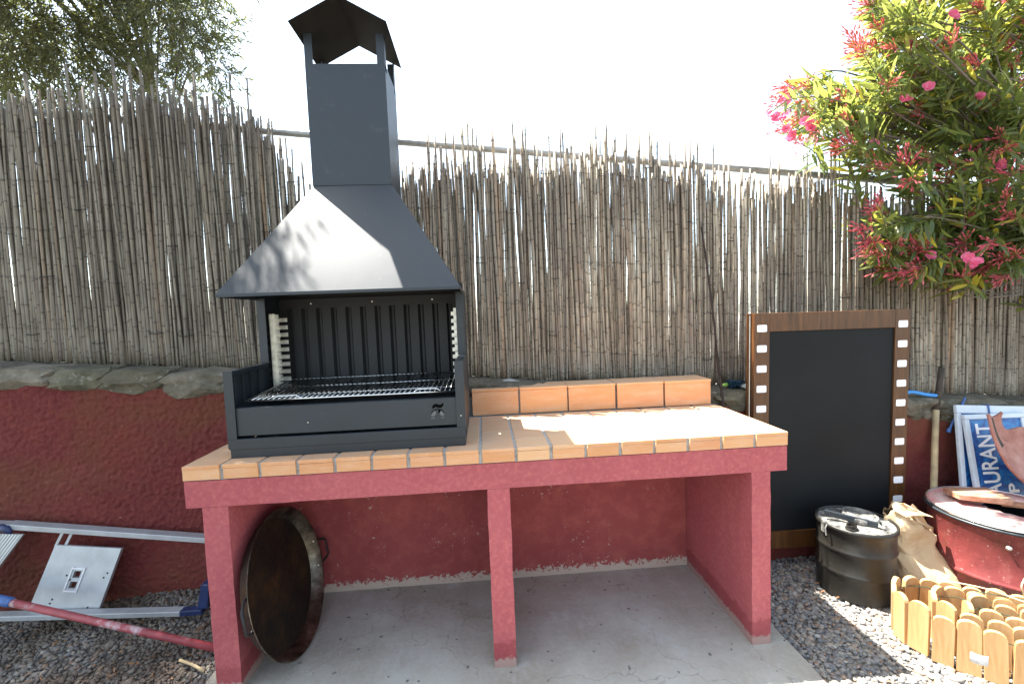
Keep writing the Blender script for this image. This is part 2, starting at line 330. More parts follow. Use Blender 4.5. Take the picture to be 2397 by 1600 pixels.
def subdiv_box(x0, x1, y0, y1, z0, z1, nx, ny, nz, amp, fr=20, mi=0):
    """box surface with a fine grid pushed about by noise (rough masonry)"""
    bm = bmesh.new(); bmesh.ops.create_cube(bm, size=1)
    for ax, nn in ((0, nx), (1, ny), (2, nz)):
        for i in range(1, nn):
            co = [0, 0, 0]; co[ax] = -.5 + i / nn; no = [0, 0, 0]; no[ax] = 1
            bmesh.ops.bisect_plane(bm, geom=bm.verts[:] + bm.edges[:] + bm.faces[:], plane_co=co, plane_no=no)
    for v in bm.verts:
        p = Vector((x0 + (v.co.x + .5) * (x1 - x0), y0 + (v.co.y + .5) * (y1 - y0), z0 + (v.co.z + .5) * (z1 - z0)))
        v.co = p + amp * noise.noise_vector(p * fr)
    return bm
def bm_obj(bm, name, mat, parent=None, smooth=False, mods=()):
    me = bpy.data.meshes.new(name); bm.to_mesh(me); bm.free(); me.materials.append(M[mat])
    if smooth: me.polygons.foreach_set('use_smooth', [True] * len(me.polygons))
    return link(bpy.data.objects.new(name, me), parent)

# ================================================================== SETTING: ground, concrete pad, gravel
H = 0.904; TT = 0.057; SS = 0.105; LX = 2.38
gm = MB(); gm.add([(-60, -60, -.03), (60, -60, -.03), (60, 90, -.03), (-60, 90, -.03)], [(0, 1, 2, 3)])
tag(gm.obj('ground', 'soil'), 'bare gravelly ground of the yard and beyond the fence', kind='structure')
bm = subdiv_box(-.02, 2.385, -.9, .612, -.10, 0.0, 60, 36, 1, .0025, 9)
tag(bm_obj(bm, 'concrete_pad', 'concrete'), 'grey stained concrete pad under the counter', kind='structure')

def pebbles(n, region, size):
    ico = bmesh.new(); bmesh.ops.create_icosphere(ico, subdivisions=1, radius=1)
    bv = np.array([v.co[:] for v in ico.verts]); bf = np.array([[v.index for v in f.verts] for f in ico.faces]); ico.free()
    P = region(n); n = len(P)
    s = size[0] * np.exp(rng.randn(n, 1) * size[1]); sc3 = s * np.stack([1 + .35 * rng.rand(n), .75 + .3 * rng.rand(n), .45 + .25 * rng.rand(n)], 1)
    V = bv[None] * sc3[:, None, :] * (1 + .16 * rng.randn(n, 12, 1).clip(-1.5, 1.5))
    a = rng.rand(n) * 2 * PI; b = (rng.rand(n) - .5) * 1.1; ca, sa, cb, sb = np.cos(a), np.sin(a), np.cos(b), np.sin(b)
    X = V[..., 0] * cb[:, None] + V[..., 2] * sb[:, None]; Z = -V[..., 0] * sb[:, None] + V[..., 2] * cb[:, None]; Y = V[..., 1]
    V = np.stack([X * ca[:, None] - Y * sa[:, None], X * sa[:, None] + Y * ca[:, None], Z], -1) + P[:, None, :]
    F = bf[None] + (np.arange(n) * 12)[:, None, None]
    return V.reshape(-1, 3), F.reshape(-1, 3)
def reg(x0, x1, y0, y1, zf):
    def f(n):
        x = x0 + (x1 - x0) * rng.rand(n); y = y0 + (y1 - y0) * rng.rand(n)
        keep = ~((x > -.02) & (x < 2.385)); x = x[keep]; y = y[keep]
        return np.stack([x, y, zf(x, y) - .012 * rng.rand(len(x)) - .006], 1)
    return f
heap = lambda x, y: np.where(x < 0, .085 * np.clip((y - .28) / .33, 0, 1) * np.clip((x + 1.4) / .9, .15, 1), 0.0)
parts_ = [pebbles(15000, reg(-1.75, -.02, -.25, .62, heap), (.0078, .33)), pebbles(17000, reg(2.385, 3.9, -.45, .62, heap), (.0088, .28)),
          pebbles(7000, reg(-2.4, -.02, -1.3, -.25, heap), (.011, .3)), pebbles(9500, reg(2.385, 5.6, -1.6, -.45, heap), (.013, .3)), pebbles(3000, reg(3.9, 5.6, -.45, .62, heap), (.0125, .3))]
off = 0; VV = []; FF = []
for v_, f_ in parts_: VV.append(v_); FF.append(f_ + off); off += len(v_)
o = link(bpy.data.objects.new('gravel', np_mesh('gravel', np.concatenate(VV), np.concatenate(FF), 'pebble')))
tag(o, 'loose grey gravel covering the yard floor', 'gravel', kind='stuff')
# bed under the pebbles (follows the little heap against the wall on the left)
nx, ny = 60, 30; gv = []; gf = []
for i in range(nx + 1):
    for j in range(ny + 1):
        x = -2.6 + 2.58 * i / nx; y = -1.3 + 1.915 * j / ny; gv.append((x, y, float(heap(np.array(x), np.array(y))) - .016))
for i in range(nx):
    for j in range(ny): a = i * (ny + 1) + j; gf.append((a, a + ny + 1, a + ny + 2, a + 1))
b_ = MB(); b_.add(gv, gf); b_.add([(2.387, -1.7, -.014), (5.2, -1.7, -.014), (5.2, .615, -.014), (2.387, .615, -.014)], [(0, 1, 2, 3)])
tag(b_.obj('gravel_bed', 'soil'), 'earth bed just under the gravel', kind='structure')

# ================================================================== low wall with rubble top
D = .612
ztop = lambda x: 1.176 - .083 * x
wall = empty('low_wall', (1.2, D, 0), 'long low red plastered wall with a rough stone top, carrying the cane fence', 'wall')
def wpart(mb_, name, mats, **k):
    o = mb_.obj(name, mats, None, **k); o.parent = wall; o.location = (-1.2, -D, 0); return o
def pltop(x):
    base = ztop(x) - .088 - (.05 * max(0, (x - 2.9)) if x > 2.9 else 0)
    return base + .020 * noise.noise(Vector((x * 3.1, 4, 0))) + .012 * noise.noise(Vector((x * 11, 9, 0))) + .005 * noise.noise(Vector((x * 40, 9, 3)))
def face_grid(x0, x1, z0, topf, nx, nz, y, amp, fr):
    mb_ = MB(); vs = []; fs = []
    for i in range(nx + 1):
        x = x0 + (x1 - x0) * i / nx; zt = topf(x)
        for j in range(nz + 1):
            z = z0 + (zt - z0) * j / nz; p = Vector((x, y, z)); n_ = noise.fractal(p * fr, .8, 2.0, 4)
            vs.append((x, y - amp * n_ + (.012 if j == nz else 0), z))
    for i in range(nx):
        for j in range(nz): a = i * (nz + 1) + j; fs.append((a, a + nz + 1, a + nz + 2, a + 1))
    mb_.add(vs, fs); return mb_
wpart(face_grid(-3.2, .05, -.1, pltop, 600, 190, D - .006, .0065, 48), 'plaster_face', 'red_wall', smooth=True)
wpart(face_grid(.05, 2.33, -.1, lambda x: .80, 120, 40, D - .002, .003, 6), 'plaster_face', 'red_recess', smooth=True)
wpart(face_grid(2.33, 7.5, -.1, pltop, 380, 70, D - .006, .008, 12), 'plaster_face', 'red_wall', smooth=True)
core = MB(); core.prism([(-3.2, -.1), (7.5, -.1), (7.5, ztop(7.5) - .03), (-3.2, ztop(-3.2) - .03)], D + .02, 1.12, 'y')
wpart(core, 'rubble_core', 'mortar')
# bedding mortar strip behind the stones, then each cap stone
k = 0
def stone(x0, x1, z0, z1, y0, depth):
    bm = bmesh.new(); bmesh.ops.create_icosphere(bm, subdivisions=3, radius=1)
    seed = random.uniform(0, 99); cx, cz = (x0 + x1) / 2, (z0 + z1) / 2
    for v in bm.verts:
        d = v.co.copy(); mx = max(abs(d.x), abs(d.y), abs(d.z)); d = d.lerp(d / mx, .62) * .93
        n_ = noise.noise_vector(d * 1.4 + Vector((seed, 0, 0))) * .20 + noise.noise_vector(d * 4 + Vector((seed, 3, 0))) * .07
        d = d + n_
        v.co = Vector((cx + d.x * (x1 - x0) / 2, y0 + depth / 2 + d.y * depth / 2, cz + d.z * (z1 - z0) / 2))
    return bm_obj(bm, 'stone', 'stone', wall)
x = -2.9
while x < 7.3:
    wd = random.uniform(.18, .42); zt = ztop(x + wd / 2)
    hid = .05 < x < 2.20
    if not hid:
        low = .098 if random.random() < .75 else .055
        s_ = stone(x - .04, x + wd + .04, zt - low - random.uniform(.01, .05), zt + random.uniform(-.004, .012), D - .040, .30); s_.location = (-1.2, -D, 0)
        if low < .06 or x > 2.9:
            xx = x + random.uniform(0, .04)
            while xx < x + wd - .04:
                ww = random.uniform(.06, .13); s_ = stone(xx, xx + ww, pltop(xx) - .03, zt - low + .02, D - .016, .12); s_.location = (-1.2, -D, 0); xx += ww * .95
    x += wd
nb = MB(); vs = []; fs = []
for i in range(331):
    x = -3.2 + 10.7 * i / 330
    for j, (yy, dz) in enumerate(((D + .03, -.14), (D + .022, -.105), (D + .012, -.025), (D + .03, -.012), (D + .30, .0), (1.12, .0))):
        vs.append((x, yy + .008 * noise.noise(Vector((x * 20, j, 0))), ztop(x) + dz + .012 * noise.noise(Vector((x * 9, j * 2.2, 1)))))
for i in range(330):
    for j in range(5): a = i * 6 + j; fs.append((a, a + 6, a + 7, a + 1))
nb.add(vs, fs); wpart(nb, 'mortar_cap', 'old_mortar')

# ================================================================== cane fence
FY = .80
prof = [(-3, 2.68), (-1.27, 2.67), (-.84, 2.71), (-.6, 2.74), (-.3, 2.68), (-.08, 2.62), (.06, 2.55), (.13, 2.36), (.24, 2.24), (.4, 2.26), (.77, 2.32), (1.06, 2.41), (1.2, 2.35), (1.42, 2.40), (1.9, 2.40), (2.16, 2.36), (2.42, 2.33), (2.6, 2.26), (2.8, 2.22), (3.2, 2.24), (3.47, 2.15), (4.2, 2.12), (6, 2.05)]
def ftop(x): return float(np.interp(x, [p[0] for p in prof], [p[1] for p in prof]))
def cane_geo(h, r0, seed):
    rr = random.Random(seed); path = []; rads = []; at = []
    z = 0.0; nxt = rr.uniform(.03, .12); bend = rr.uniform(-.012, .012); b2 = rr.uniform(-.006, .006)
    P = lambda z: (bend * math.sin(z / h * PI) + b2 * math.sin(z / h * 6), .3 * bend * math.sin(z / h * 5), z)
    path.append(P(0)); rads.append(r0); at.append(0)
    while nxt < h - .03:
        t_ = 1 - .22 * nxt / h
        for dz, k_, a_ in ((-.006, 1.0, 0), (0, 1.18, .9), (.006, 1.0, .15)):
            path.append(P(nxt + dz)); rads.append(r0 * t_ * k_); at.append(a_)
        nxt += rr.uniform(.09, .17)
    path.append(P(h)); rads.append(r0 * .76); at.append(.3)
    return path, rads, at
fence = empty('cane_fence', (1.2, FY, ztop(1.2)), 'tall weathered grey cane screen fence standing on the low wall', 'fence')
variants = []
for i in range(24):
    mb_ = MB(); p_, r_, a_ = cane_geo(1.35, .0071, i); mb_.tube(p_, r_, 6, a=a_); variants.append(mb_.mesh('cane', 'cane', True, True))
xs = []; x = -2.3
while x < 7.3:
    xs.append(x); x += random.uniform(.0105, .0150) * (1.0 if not 2.35 < x < 3.4 else 1.1)
order = sorted(range(len(xs)), key=lambda i: abs(xs[i] - 1.15) if not .22 < xs[i] < .98 else 9)
near = set(order[:300])
stuff = MB()
def topz(x):
    u = random.random(); return ftop(x) - ((.23 if x > .15 else .14) * u ** 1.4 if u > .10 else -.10 * random.random())
for i, x in enumerate(xs):
    zb = ztop(x) + random.uniform(-.02, .012); h = topz(x) - zb; lean = random.gauss(0, .0085) + (.02 if x < .4 else .01) * math.sin(x * 3); ly = random.gauss(0, .004); yy = FY + random.uniform(-.006, .006)
    sr = random.choice([.85, .95, 1.05, 1.15, 1.3, 1.45]) * random.uniform(.92, 1.08)
    if i in near:
        o = link(bpy.data.objects.new('cane', random.choice(variants)), fence)
        o.location = (x - 1.2, yy - FY, zb - ztop(1.2)); o.rotation_euler = (ly, lean, random.uniform(0, 6.28)); o.scale = (sr, sr, h / 1.35)
    else:
        p_, r_, a_ = cane_geo(h, .0071 * sr, i + 100)
        stuff.tube([(x + q[0] + lean * q[2], yy + q[1], zb + q[2]) for q in p_], r_, 6, a=a_)
# further layers of canes behind, with gaps, and a few strays poking above
for layer in (1, 2):
  x = -2.3
  while x < 7.3:
    gap = (.30 if 2.4 < x < 3.4 else .012) if layer == 1 else (.5 if 2.4 < x < 3.4 else .02)
    if random.random() > gap:
        h = ftop(x) - random.uniform(.05, .20 if x > .15 else .16) - (0 if layer == 1 else .05) - ztop(x); lean = random.gauss(0, .009)
        if .15 < x < .42: h -= .10
        p_, r_, a_ = cane_geo(h, .0068 * random.uniform(.75, 1.25), int(x * 9999)); stuff.tube([(x + q[0] + lean * q[2], FY + .003 + .015 * layer + q[1], ztop(x) + q[2]) for q in p_], r_, 5, a=a_)
    x += random.uniform(.0088, .0125)
for x in [.165, .132, 1.0, 1.04, 1.075, 1.10, 1.145, 1.40, 1.41, 1.43, 1.55, 1.62, 1.86, 1.895, 1.90, 2.13, 2.17, 2.41, 2.52, 2.83, 3.05, 3.06, 3.24, -.05, -.12, -.5, -.9]:
    h = ftop(x) + random.uniform(.03, .12) - ztop(x); p_, r_, a_ = cane_geo(h, .0058, int(x * 777)); ln = random.gauss(0, .012)
    stuff.tube([(x + q[0] + ln * q[2], FY - .014 + q[1], ztop(x) + q[2]) for q in p_], r_, 5, a=a_)
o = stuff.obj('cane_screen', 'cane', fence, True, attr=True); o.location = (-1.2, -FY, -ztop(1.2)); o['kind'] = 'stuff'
# binding wires woven along the canes, and the short dark tie loops
for k_, hgt in enumerate((.16, .42, .68, .93, 1.17)):
    wm = MB(); path = []
    for i in range(420):
        x = -2.2 + 9.4 * i / 419; path.append((x, FY - .0095 - .002 * math.sin(i * 1.9), ztop(x) + hgt + .014 * noise.noise(Vector((x * 2, k_, 0))) + .004 * math.sin(i * 2.3) + (.02 if x < .5 else 0)))
    wm.tube(path, .0011, 4); o = wm.obj('binding_wire', 'wire', fence); o.location = (-1.2, -FY, -ztop(1.2))
def tie(x, z, wd):
    tm = MB(); tm.tube([(-wd / 2, .004, .004), (-wd / 2, -.012, .001), (0, -.014, -.001), (wd / 2, -.012, .001), (wd / 2, .004, .004)], .0022, 5)
    o = tm.obj('tie', 'wire', fence); o.location = (x - 1.2, -.008, z - ztop(1.2))
for x, z, wd in [(-1.22, 1.42, .05), (-1.12, 1.72, .06), (-.93, 2.06, .06), (-.74, 1.66, .0), (-.60, 1.40, .06), (-.48, 1.86, .04), (-.30, 1.62, .07), (-.83, 2.38, .07), (-.14, 2.28, .05), (-.20, 2.02, .05), (.02, 1.92, .05),
                 (.16, 2.18, .05), (-.02, 1.32, .05), (-.45, 1.38, .06), (-.9, 1.36, .05), (1.15, 1.72, .05), (1.21, 2.23, .03), (1.54, 2.20, .05), (1.85, 2.18, .04), (1.38, 1.60, .03), (1.57, 1.62, .04), (1.68, 1.92, .04), (1.55, 1.30, .05), (1.92, 1.60, .04), (1.90, 1.18, .03),
                 (2.12, 2.22, .04), (2.24, 1.86, .04), (2.15, 1.58, .05), (2.55, 1.68, .04), (2.60, 1.80, .03), (2.22, 1.32, .04), (2.45, 1.12, .05), (2.92, 1.60, .05), (3.02, 1.70, .03), (3.3, 1.45, .05), (3.6, 1.5, .05), (3.75, 1.25, .04)]:
    if wd: tie(x, z, wd)

# ================================================================== wire mesh fence behind the canes
clf = empty('wire_mesh_fence', (1.2, .87, 1.0), 'grey steel rail and thin diamond wire mesh seen just above the cane fence', 'fence')
rz = lambda x: 2.485 - .093 * x
def cpart(mb_, name, mat, **k): o = mb_.obj(name, mat, clf, **k); o.location = (-1.2, -.87, -1.0); return o
cpart(MB().tube([(-3.2, .87, rz(-3.2)), (1, .87, rz(1)), (7.4, .87, rz(7.4))], .020, 10), 'top_rail', 'galvanised', smooth=True)
for x in (-.72, 1.86, 4.4, 7.0): cpart(MB().tube([(x, .89, .9), (x, .89, rz(x) + .10)], .024, 10), 'post', 'galvanised', smooth=True)
wm = MB()
for i in range(186):
    x = -2.4 + i * .052; path = []; n_ = 30
    for j in range(n_): path.append((x + (.026 if j % 2 else -.026) + .004 * noise.noise(Vector((x * 3, j, 0))), .885 + (.003 if j % 2 else -.003), rz(x) + .075 + .02 * noise.noise(Vector((x * 2, 0, 0))) - j * .045))
    wm.tube(path, .0011, 3, caps=False)
wm.tube([(-2.4 + .052 * i, .885, rz(-2.4 + .052 * i) + .05 + .01 * math.sin(i)) for i in range(186)], .0012, 3)
o = cpart(wm, 'mesh_wire', 'galvanised'); o['kind'] = 'stuff'

# ================================================================== counter
ctr = empty('masonry_counter', (LX / 2, .3, 0), 'pink plastered masonry counter with orange tiled top on three upright walls', 'counter')
def kp(o): o.location = (o.location[0] - LX / 2, o.location[1] - .3, o.location[2]); return o
def rough_box(name, mat, x0, x1, y0, y1, z0, z1, step=.02, amp=.0016, parent=ctr):
    bm = subdiv_box(x0, x1, y0, y1, z0, z1, max(1, int((x1 - x0) / step)), max(1, int((y1 - y0) / step)), max(1, int((z1 - z0) / step)), amp, 14)
    o = bm_obj(bm, name, mat, parent, True); b = o.modifiers.new('es', 'EDGE_SPLIT'); b.split_angle = R(50); return kp(o)
rough_box('slab', 'pink_paint', 0.0, LX, .004, .606, H - TT - SS, H - TT - .002, .03, .0012)
rough_box('upright', 'pink_paint', .057, .152, .004, .603, -.01, H - TT - SS - .001, .025, .0022)
rough_box('upright', 'pink_paint', 1.140, 1.230, .004, .603, -.01, H - TT - SS - .001, .025, .0022)
rough_box('upright', 'pink_paint', 2.228, 2.308, .004, .603, -.01, H - TT - SS - .001, .025, .0022)
# mortar bed, slightly back from the tile faces
rough_box('mortar_bed', 'mortar', .004, LX - .004, .0075, .604, H - TT - .001, H - .0035, .05, .0008)
P17 = LX / 17
def tile(x0, x1, y0, y1, z0, z1, parent=ctr, name='tile', mat='tile'):
    j = lambda: random.uniform(-.0012, .0012)
    mb_ = MB(); mb_.box(-(x1 - x0) / 2, (x1 - x0) / 2, -(y1 - y0) / 2, (y1 - y0) / 2, -(z1 - z0) / 2, (z1 - z0) / 2)
    o = mb_.obj(name, mat, parent, bevel=.0022, seg=2); o.location = ((x0 + x1) / 2 - LX / 2 + j(), (y0 + y1) / 2 - .3, (z0 + z1) / 2 + j() * .6); o.rotation_euler = (j(), j(), j() * 3); return o
for k_ in range(17):
    x0, x1 = k_ * P17 + .0062, (k_ + 1) * P17 - .0062
    if k_ == 0: x0 = .0
    if k_ == 16: x1 = LX
    tile(x0, x1, -.001, .0135, H - TT + .002, H - .0145)                            # edge piece on the front
    ys = [0.0, .135, .415, .567] if k_ % 2 else [0.0, .275, .567]
    for a, b in zip(ys, ys[1:]): tile(x0, x1, a + (.0015 if a else -.002), b - .0015, H - .0145, H + .0005)
for y0, y1 in ((.018, .15), (.155, .295), (.30, .44), (.445, .60)):
    tile(LX - .013, LX + .001, y0, y1, H - TT + .002, H - .0145); tile(-.001, .013, y0, y1, H - TT + .002, H - .0145)
# raised ledge along the back, faced with five-odd larger tiles
led = empty('ledge'); led.parent = ctr
o = rough_box('ledge_core', 'mortar', 1.078, 2.350, .602, .735, H - .02, 1.038, .03, .0015, led)
xx = 2.359
while xx > 1.08:
    x0 = max(1.075, xx - .2585); y_ = .565 + (2.36 - xx) * .022
    o = tile(x0 + .004, xx - .004, y_, y_ + .012, H + .003, 1.030, led, 'ledge_tile'); xx -= .2585
o = tile(2.346, 2.3585, .580, .735, H + .003, 1.030, led, 'ledge_tile')
xx = 2.359
while xx > 1.08:
    x0 = max(1.075, xx - .2585); y_ = .562 + (2.36 - xx) * .022; o = tile(x0 + .002, xx - .002, y_, .735, 1.0302, 1.043, led, 'ledge_tile', 'tile'); xx -= .2585
# smear of grey mortar at the left end of the ledge, where it meets the wall
bm = subdiv_box(1.05, 1.34, .715, .80, 1.0, 1.062, 14, 5, 4, .014, 16); kp(bm_obj(bm, 'mortar_smear', 'mortar', ctr, True))

# ================================================================== barbecue
GX0, GX1, GY0, GY1 = .138, 1.066, .062, .602; GM = (GX0 + GX1) / 2
bbq = empty('barbecue', (GM, .33, H), 'black sheet steel barbecue with sloping hood and square chimney on the tiled counter', 'barbecue')
def bp_(mb_, name, mat='black_paint', parent=bbq, **k):
    o = mb_.obj(name, mat, parent, **k)
    if parent is bbq: o.location = (-GM, -.33, -H)
    return o
z0 = H + .0015
body = MB()
body.box(GX0 + .004, GX1 - .004, GY0 + .006, GY1, z0, .941)                # plinth
body.box(GX0, GX1, GY0, GY0 + .03, .9412, .982)                           # lower rail
body.box(GX0 + .022, GX1 - .022, GY0 + .05, GY1 - .03, .98, .984)
bp_(body, 'base', bevel=.0015)
pn = MB(); pn.box(GX0 + .034, GX1 - .034, GY0 + .007, GY0 + .012, .993, 1.102); pn.box(GX0 + .034, GX1 - .034, GY0 + .0125, GY0 + .035, 1.098, 1.103)
panel = bp_(pn, 'front_panel', bevel=.001)
slotm = MB()
for i in range(15):
    x = .42 + i * .042; slotm.prism([(x - .007, GY0 + .018), (x + .007, GY0 + .018), (x + .007, GY0 + .024), (x - .007, GY0 + .024)], 1.1034, 1.1042)
o = slotm.obj('air_slot', 'black_inside', panel)
# the maker's mark: wavy stroke over a half disc with two short bars (flat, on the panel)
em = MB(); yf = GY0 + .0055
def flat(pts, mi, t_=.001):
    pts = [(cx_ + (a - cx_) * 1.3, cz_ + (b - cz_) * 1.3) for a, b in pts]; em.prism(pts, yf - t_, yf + .001, 'y', mi)
cx_, cz_ = .955, 1.040
top = [(-.017, .020), (-.013, .029), (-.004, .032), (.004, .029), (.010, .028), (.018, .034), (.0185, .026), (.012, .019), (.003, .019), (-.004, .022), (-.010, .021), (-.013, .017)]
flat([(cx_ + a, cz_ + b) for a, b in top], 0)
def arc(r0, r1, a0, a1, mi, n=9):
    for i in range(n):
        t0, t1 = a0 + (a1 - a0) * i / n, a0 + (a1 - a0) * (i + 1) / n
        flat([(cx_ + r0 * math.cos(t0), cz_ - .008 + r0 * math.sin(t0)), (cx_ + r1 * math.cos(t0), cz_ - .008 + r1 * math.sin(t0)), (cx_ + r1 * math.cos(t1), cz_ - .008 + r1 * math.sin(t1)), (cx_ + r0 * math.cos(t1), cz_ - .008 + r0 * math.sin(t1))], mi)
arc(.010, .0205, .12, 1.05, 1); arc(.010, .0205, 1.95, 3.02, 1); arc(.011, .0235, 1.12, 1.42, 0, 4)
for sx in (-1, 1): flat([(cx_ + sx * .010, cz_ - .0135), (cx_ + sx * .0205, cz_ - .0135), (cx_ + sx * .0205, cz_ - .0108), (cx_ + sx * .010, cz_ - .0108)], 1)
arc(.0215, .0235, .5, 2.6, 0)
M['mark_grey'] = simple('mark_grey', (.10, .105, .105), .5, 0, .1, 30, 0).m
o = em.obj('emblem', ['cut_out', 'mark_grey'], panel)
# side walls: low at the front, full height at the rear, ribs pressed into the inside
for sgn, xo in ((1, GX0), (-1, GX1)):
    X = lambda a: xo + sgn * a
    sd = MB(); pts = [(GY0, .942), (GY1, .942), (GY1, 1.543), (.362, 1.543), (.362, 1.250), (GY0, 1.250)]
    sd.prism(pts, min(X(0), X(.003)), max(X(0), X(.003)), 'x')
    bx = lambda a, b, y0, y1, za, zb: sd.box(min(X(a), X(b)), max(X(a), X(b)), y0, y1, za, zb)
    bx(.0, .036, GY0 - .001, GY0 + .004, .9825, 1.2505); bx(.003, .033, GY0 + .004, .36, 1.232, 1.2505); bx(.003, .036, .361, .366, 1.2508, 1.543); bx(.003, .020, GY0 + .02, .58, .985, 1.10)
    for i in range(4): yy = .115 + i * .067; bx(.003, .014, yy, yy + .036, 1.10, 1.228)
    bp_(sd, 'side_panel', bevel=.001)
bk = MB(); xs_ = []; x = GX0 + .02; prof_ = [(GX0 + .004, 0)]
n_r = 12; pitch = (GX1 - GX0 - .06) / n_r; x = GX0 + .03
for i in range(n_r): prof_ += [(x + .006, 0), (x + .016, .022), (x + .026, .022), (x + .036, 0)]; x += pitch
prof_ += [(GX1 - .004, 0)]
vs = []; fs = []
for (px, dy) in prof_:
    for z_ in (.99, 1.30, 1.50): vs.append((px, .575 + dy, z_))
for i in range(len(prof_) - 1):
    for j in range(2): a = i * 3 + j; fs.append((a, a + 3, a + 4, a + 1))
bk.add(vs, fs); bk.box(GX0 + .004, GX1 - .004, .570, .574, 1.498, 1.545); bk.box(GX0 + .004, GX1 - .004, .599, .603, .95, 1.545)
bp_(bk, 'back_plate', 'back_plate')
fp = MB(); fp.box(GX0 + .037, GX1 - .037, GY0 + .04, .57, 1.035, 1.040); fp.box(GX0 + .037, GX1 - .037, GY0 + .04, GY0 + .044, 1.04, 1.09); bp_(fp, 'ember_tray', 'black_inside')
# notched lifting racks
for sgn, xo in ((1, GX0 + .024), (-1, GX1 - .024)):
    X = lambda a: xo + sgn * a
    rk = MB(); bx = lambda a, b, y0, y1, za, zb, mi=0: rk.box(min(X(a), X(b)), max(X(a), X(b)), y0, y1, za, zb, mi)
    bx(0, .003, .415, .452, 1.11, 1.474); bx(.003, .012, .452, .455, 1.11, 1.474)
    for i in range(10):
        zz = 1.452 - i * .0355
        bx(.003, .030, .449, .452, zz - .003, zz + .018); bx(.0, .046, .500, .503, zz - .018, zz + .001); bx(.0, .003, .452, .503, zz - .020, zz - .002)
    bp_(rk, 'lifting_rack', 'zinc')
# hood, open underneath
hd = MB()
B = [(GX0 - .001, GY0 - .006, 1.548), (GX1 + .001, GY0 - .006, 1.548), (GX1 + .001, .606, 1.548), (GX0 - .001, .606, 1.548)]
T = [(.428, .345, 2.028), (.772, .345, 2.028), (.772, .585, 2.028), (.428, .585, 2.028)]
L0 = [(x, y, 1.536) for x, y, z in B]
vs = L0 + B + T
fs = []
for a in (0, 4):
    for i in range(4): j = (i + 1) % 4; fs.append((a + i, a + j, a + 4 + j, a + 4 + i))
hd.add(vs, fs)
o = bp_(hd, 'hood'); so = o.modifiers.new('solid', 'SOLIDIFY'); so.thickness = .003; so.offset = -1
b = o.modifiers.new('bevel', 'BEVEL'); b.width = .0025; b.segments = 2; b.limit_method = 'ANGLE'; b.angle_limit = R(25)
hb = MB(); hb.box(GX0 + .01, GX1 - .01, .590, .596, 1.50, 1.60); bp_(hb, 'hood_flange', 'black_inside')
tb = MB(); zb, zt = 2.030, 2.552
def ring(x0, x1, y0, y1, z0, z1, t_, mb_):
    mb_.box(x0, x1, y0, y0 + t_, z0, z1); mb_.box(x0, x1, y1 - t_, y1, z0, z1); mb_.box(x0, x0 + t_, y0 + t_, y1 - t_, z0, z1); mb_.box(x1 - t_, x1, y0 + t_, y1 - t_, z0, z1)
ring(.426, .770, .342, .588, zb, zt, .003, tb)
ring(.4275, .7685, .3435, .5865, 2.024, 2.0295, .003, tb)
bp_(tb, 'chimney', bevel=.001)
CX0, CX1, CY0, CY1, CE, CR = .402, .802, .248, .600, 2.668, 2.775
for (x, y) in ((.434, .352), (.762, .352), (.434, .578), (.762, .578)):
    pm = MB(); sx = 1 if x < .6 else -1; sy = 1 if y < .45 else -1
    pm.box(min(x - sx * .008, x + sx * .026), max(x - sx * .008, x + sx * .026), min(y - sy * .008, y - sy * .005), max(y - sy * .008, y - sy * .005), zt - .03, 2.680)
    pm.box(min(x - sx * .008, x - sx * .005), max(x - sx * .008, x - sx * .005), min(y - sy * .005, y + sy * .024), max(y - sy * .005, y + sy * .024), zt - .03, 2.680)
    bp_(pm, 'cowl_post')
cw = MB(); cm = (CX0 + CX1) / 2; t_ = .003
for sx, xe in ((-1, CX0), (1, CX1)):
    cw.prism([(xe, CE), (cm, CR), (cm, CR + t_ * 1.2), (xe, CE + t_ * 1.2)], CY0, CY1, 'y')
bp_(cw, 'cowl_roof', 'shaded_cowl')
# screws
sm = MB()
for x, y, z in ((.30, .572, 1.52), (.60, .572, 1.52), (.9, .572, 1.52)): sm.tube([(x, .570, z), (x, .566, z)], .004, 8)
for x, z in ((GX1 - .018, 1.03), (.448, 1.035)): sm.tube([(x, GY0 - .001, z), (x, GY0 - .003, z)], .0025, 8)
bp_(sm, 'screw', 'zinc')

# cooking grate, resting in the racks
gr = empty('cooking_grate', (.61, .32, 1.125), 'shiny wire cooking grate resting inside the barbecue above the ember tray', 'grate')
gx0, gx1, gy0, gy1 = .200, 1.026, .094, .520; gz = lambda y: (y - gy0) * .06
def gp(mb_, name, mat='chrome', **k): o = mb_.obj(name, mat, gr, **k); o.location = (-.61, -.32, 0); return o
fm = MB(); fm.tube([(gx0, gy0, gz(gy0)), (gx1, gy0, gz(gy0)), (gx1, gy1, gz(gy1)), (gx0, gy1, gz(gy1))], .0042, 8, closed=True); gp(fm, 'frame', smooth=True)
for y in (.20, .36): gp(MB().tube([(gx0, y, gz(y) - .005), (gx1, y, gz(y) - .005)], .0034, 8), 'cross_bar', smooth=True)
barmesh = None
nb_ = 40
for i in range(1, nb_):
    x = gx0 + (gx1 - gx0) * i / nb_
    if barmesh is None: barmesh = MB().tube([(0, gy0, gz(gy0) + .002), (0, gy1, gz(gy1) + .002)], .0023, 6).mesh('bar', 'chrome', True)
    o = link(bpy.data.objects.new('bar', barmesh), gr); o.location = (x - .61, -.32, 0)
for x in (.30, .86):
    gp(MB().tube([(x, gy0 + .01, .004), (x + .015, gy0 + .018, .012), (x + .09, gy0 + .018, .012), (x + .105, gy0 + .01, .004)], .0028, 6), 'grip', smooth=True)

# ================================================================== paella pan leaning on the left upright
TH = .214
pan = empty('paella_pan', (.268, .22, .314), 'large blackened round paella pan with two loop handles, leaning under the counter', 'pan')
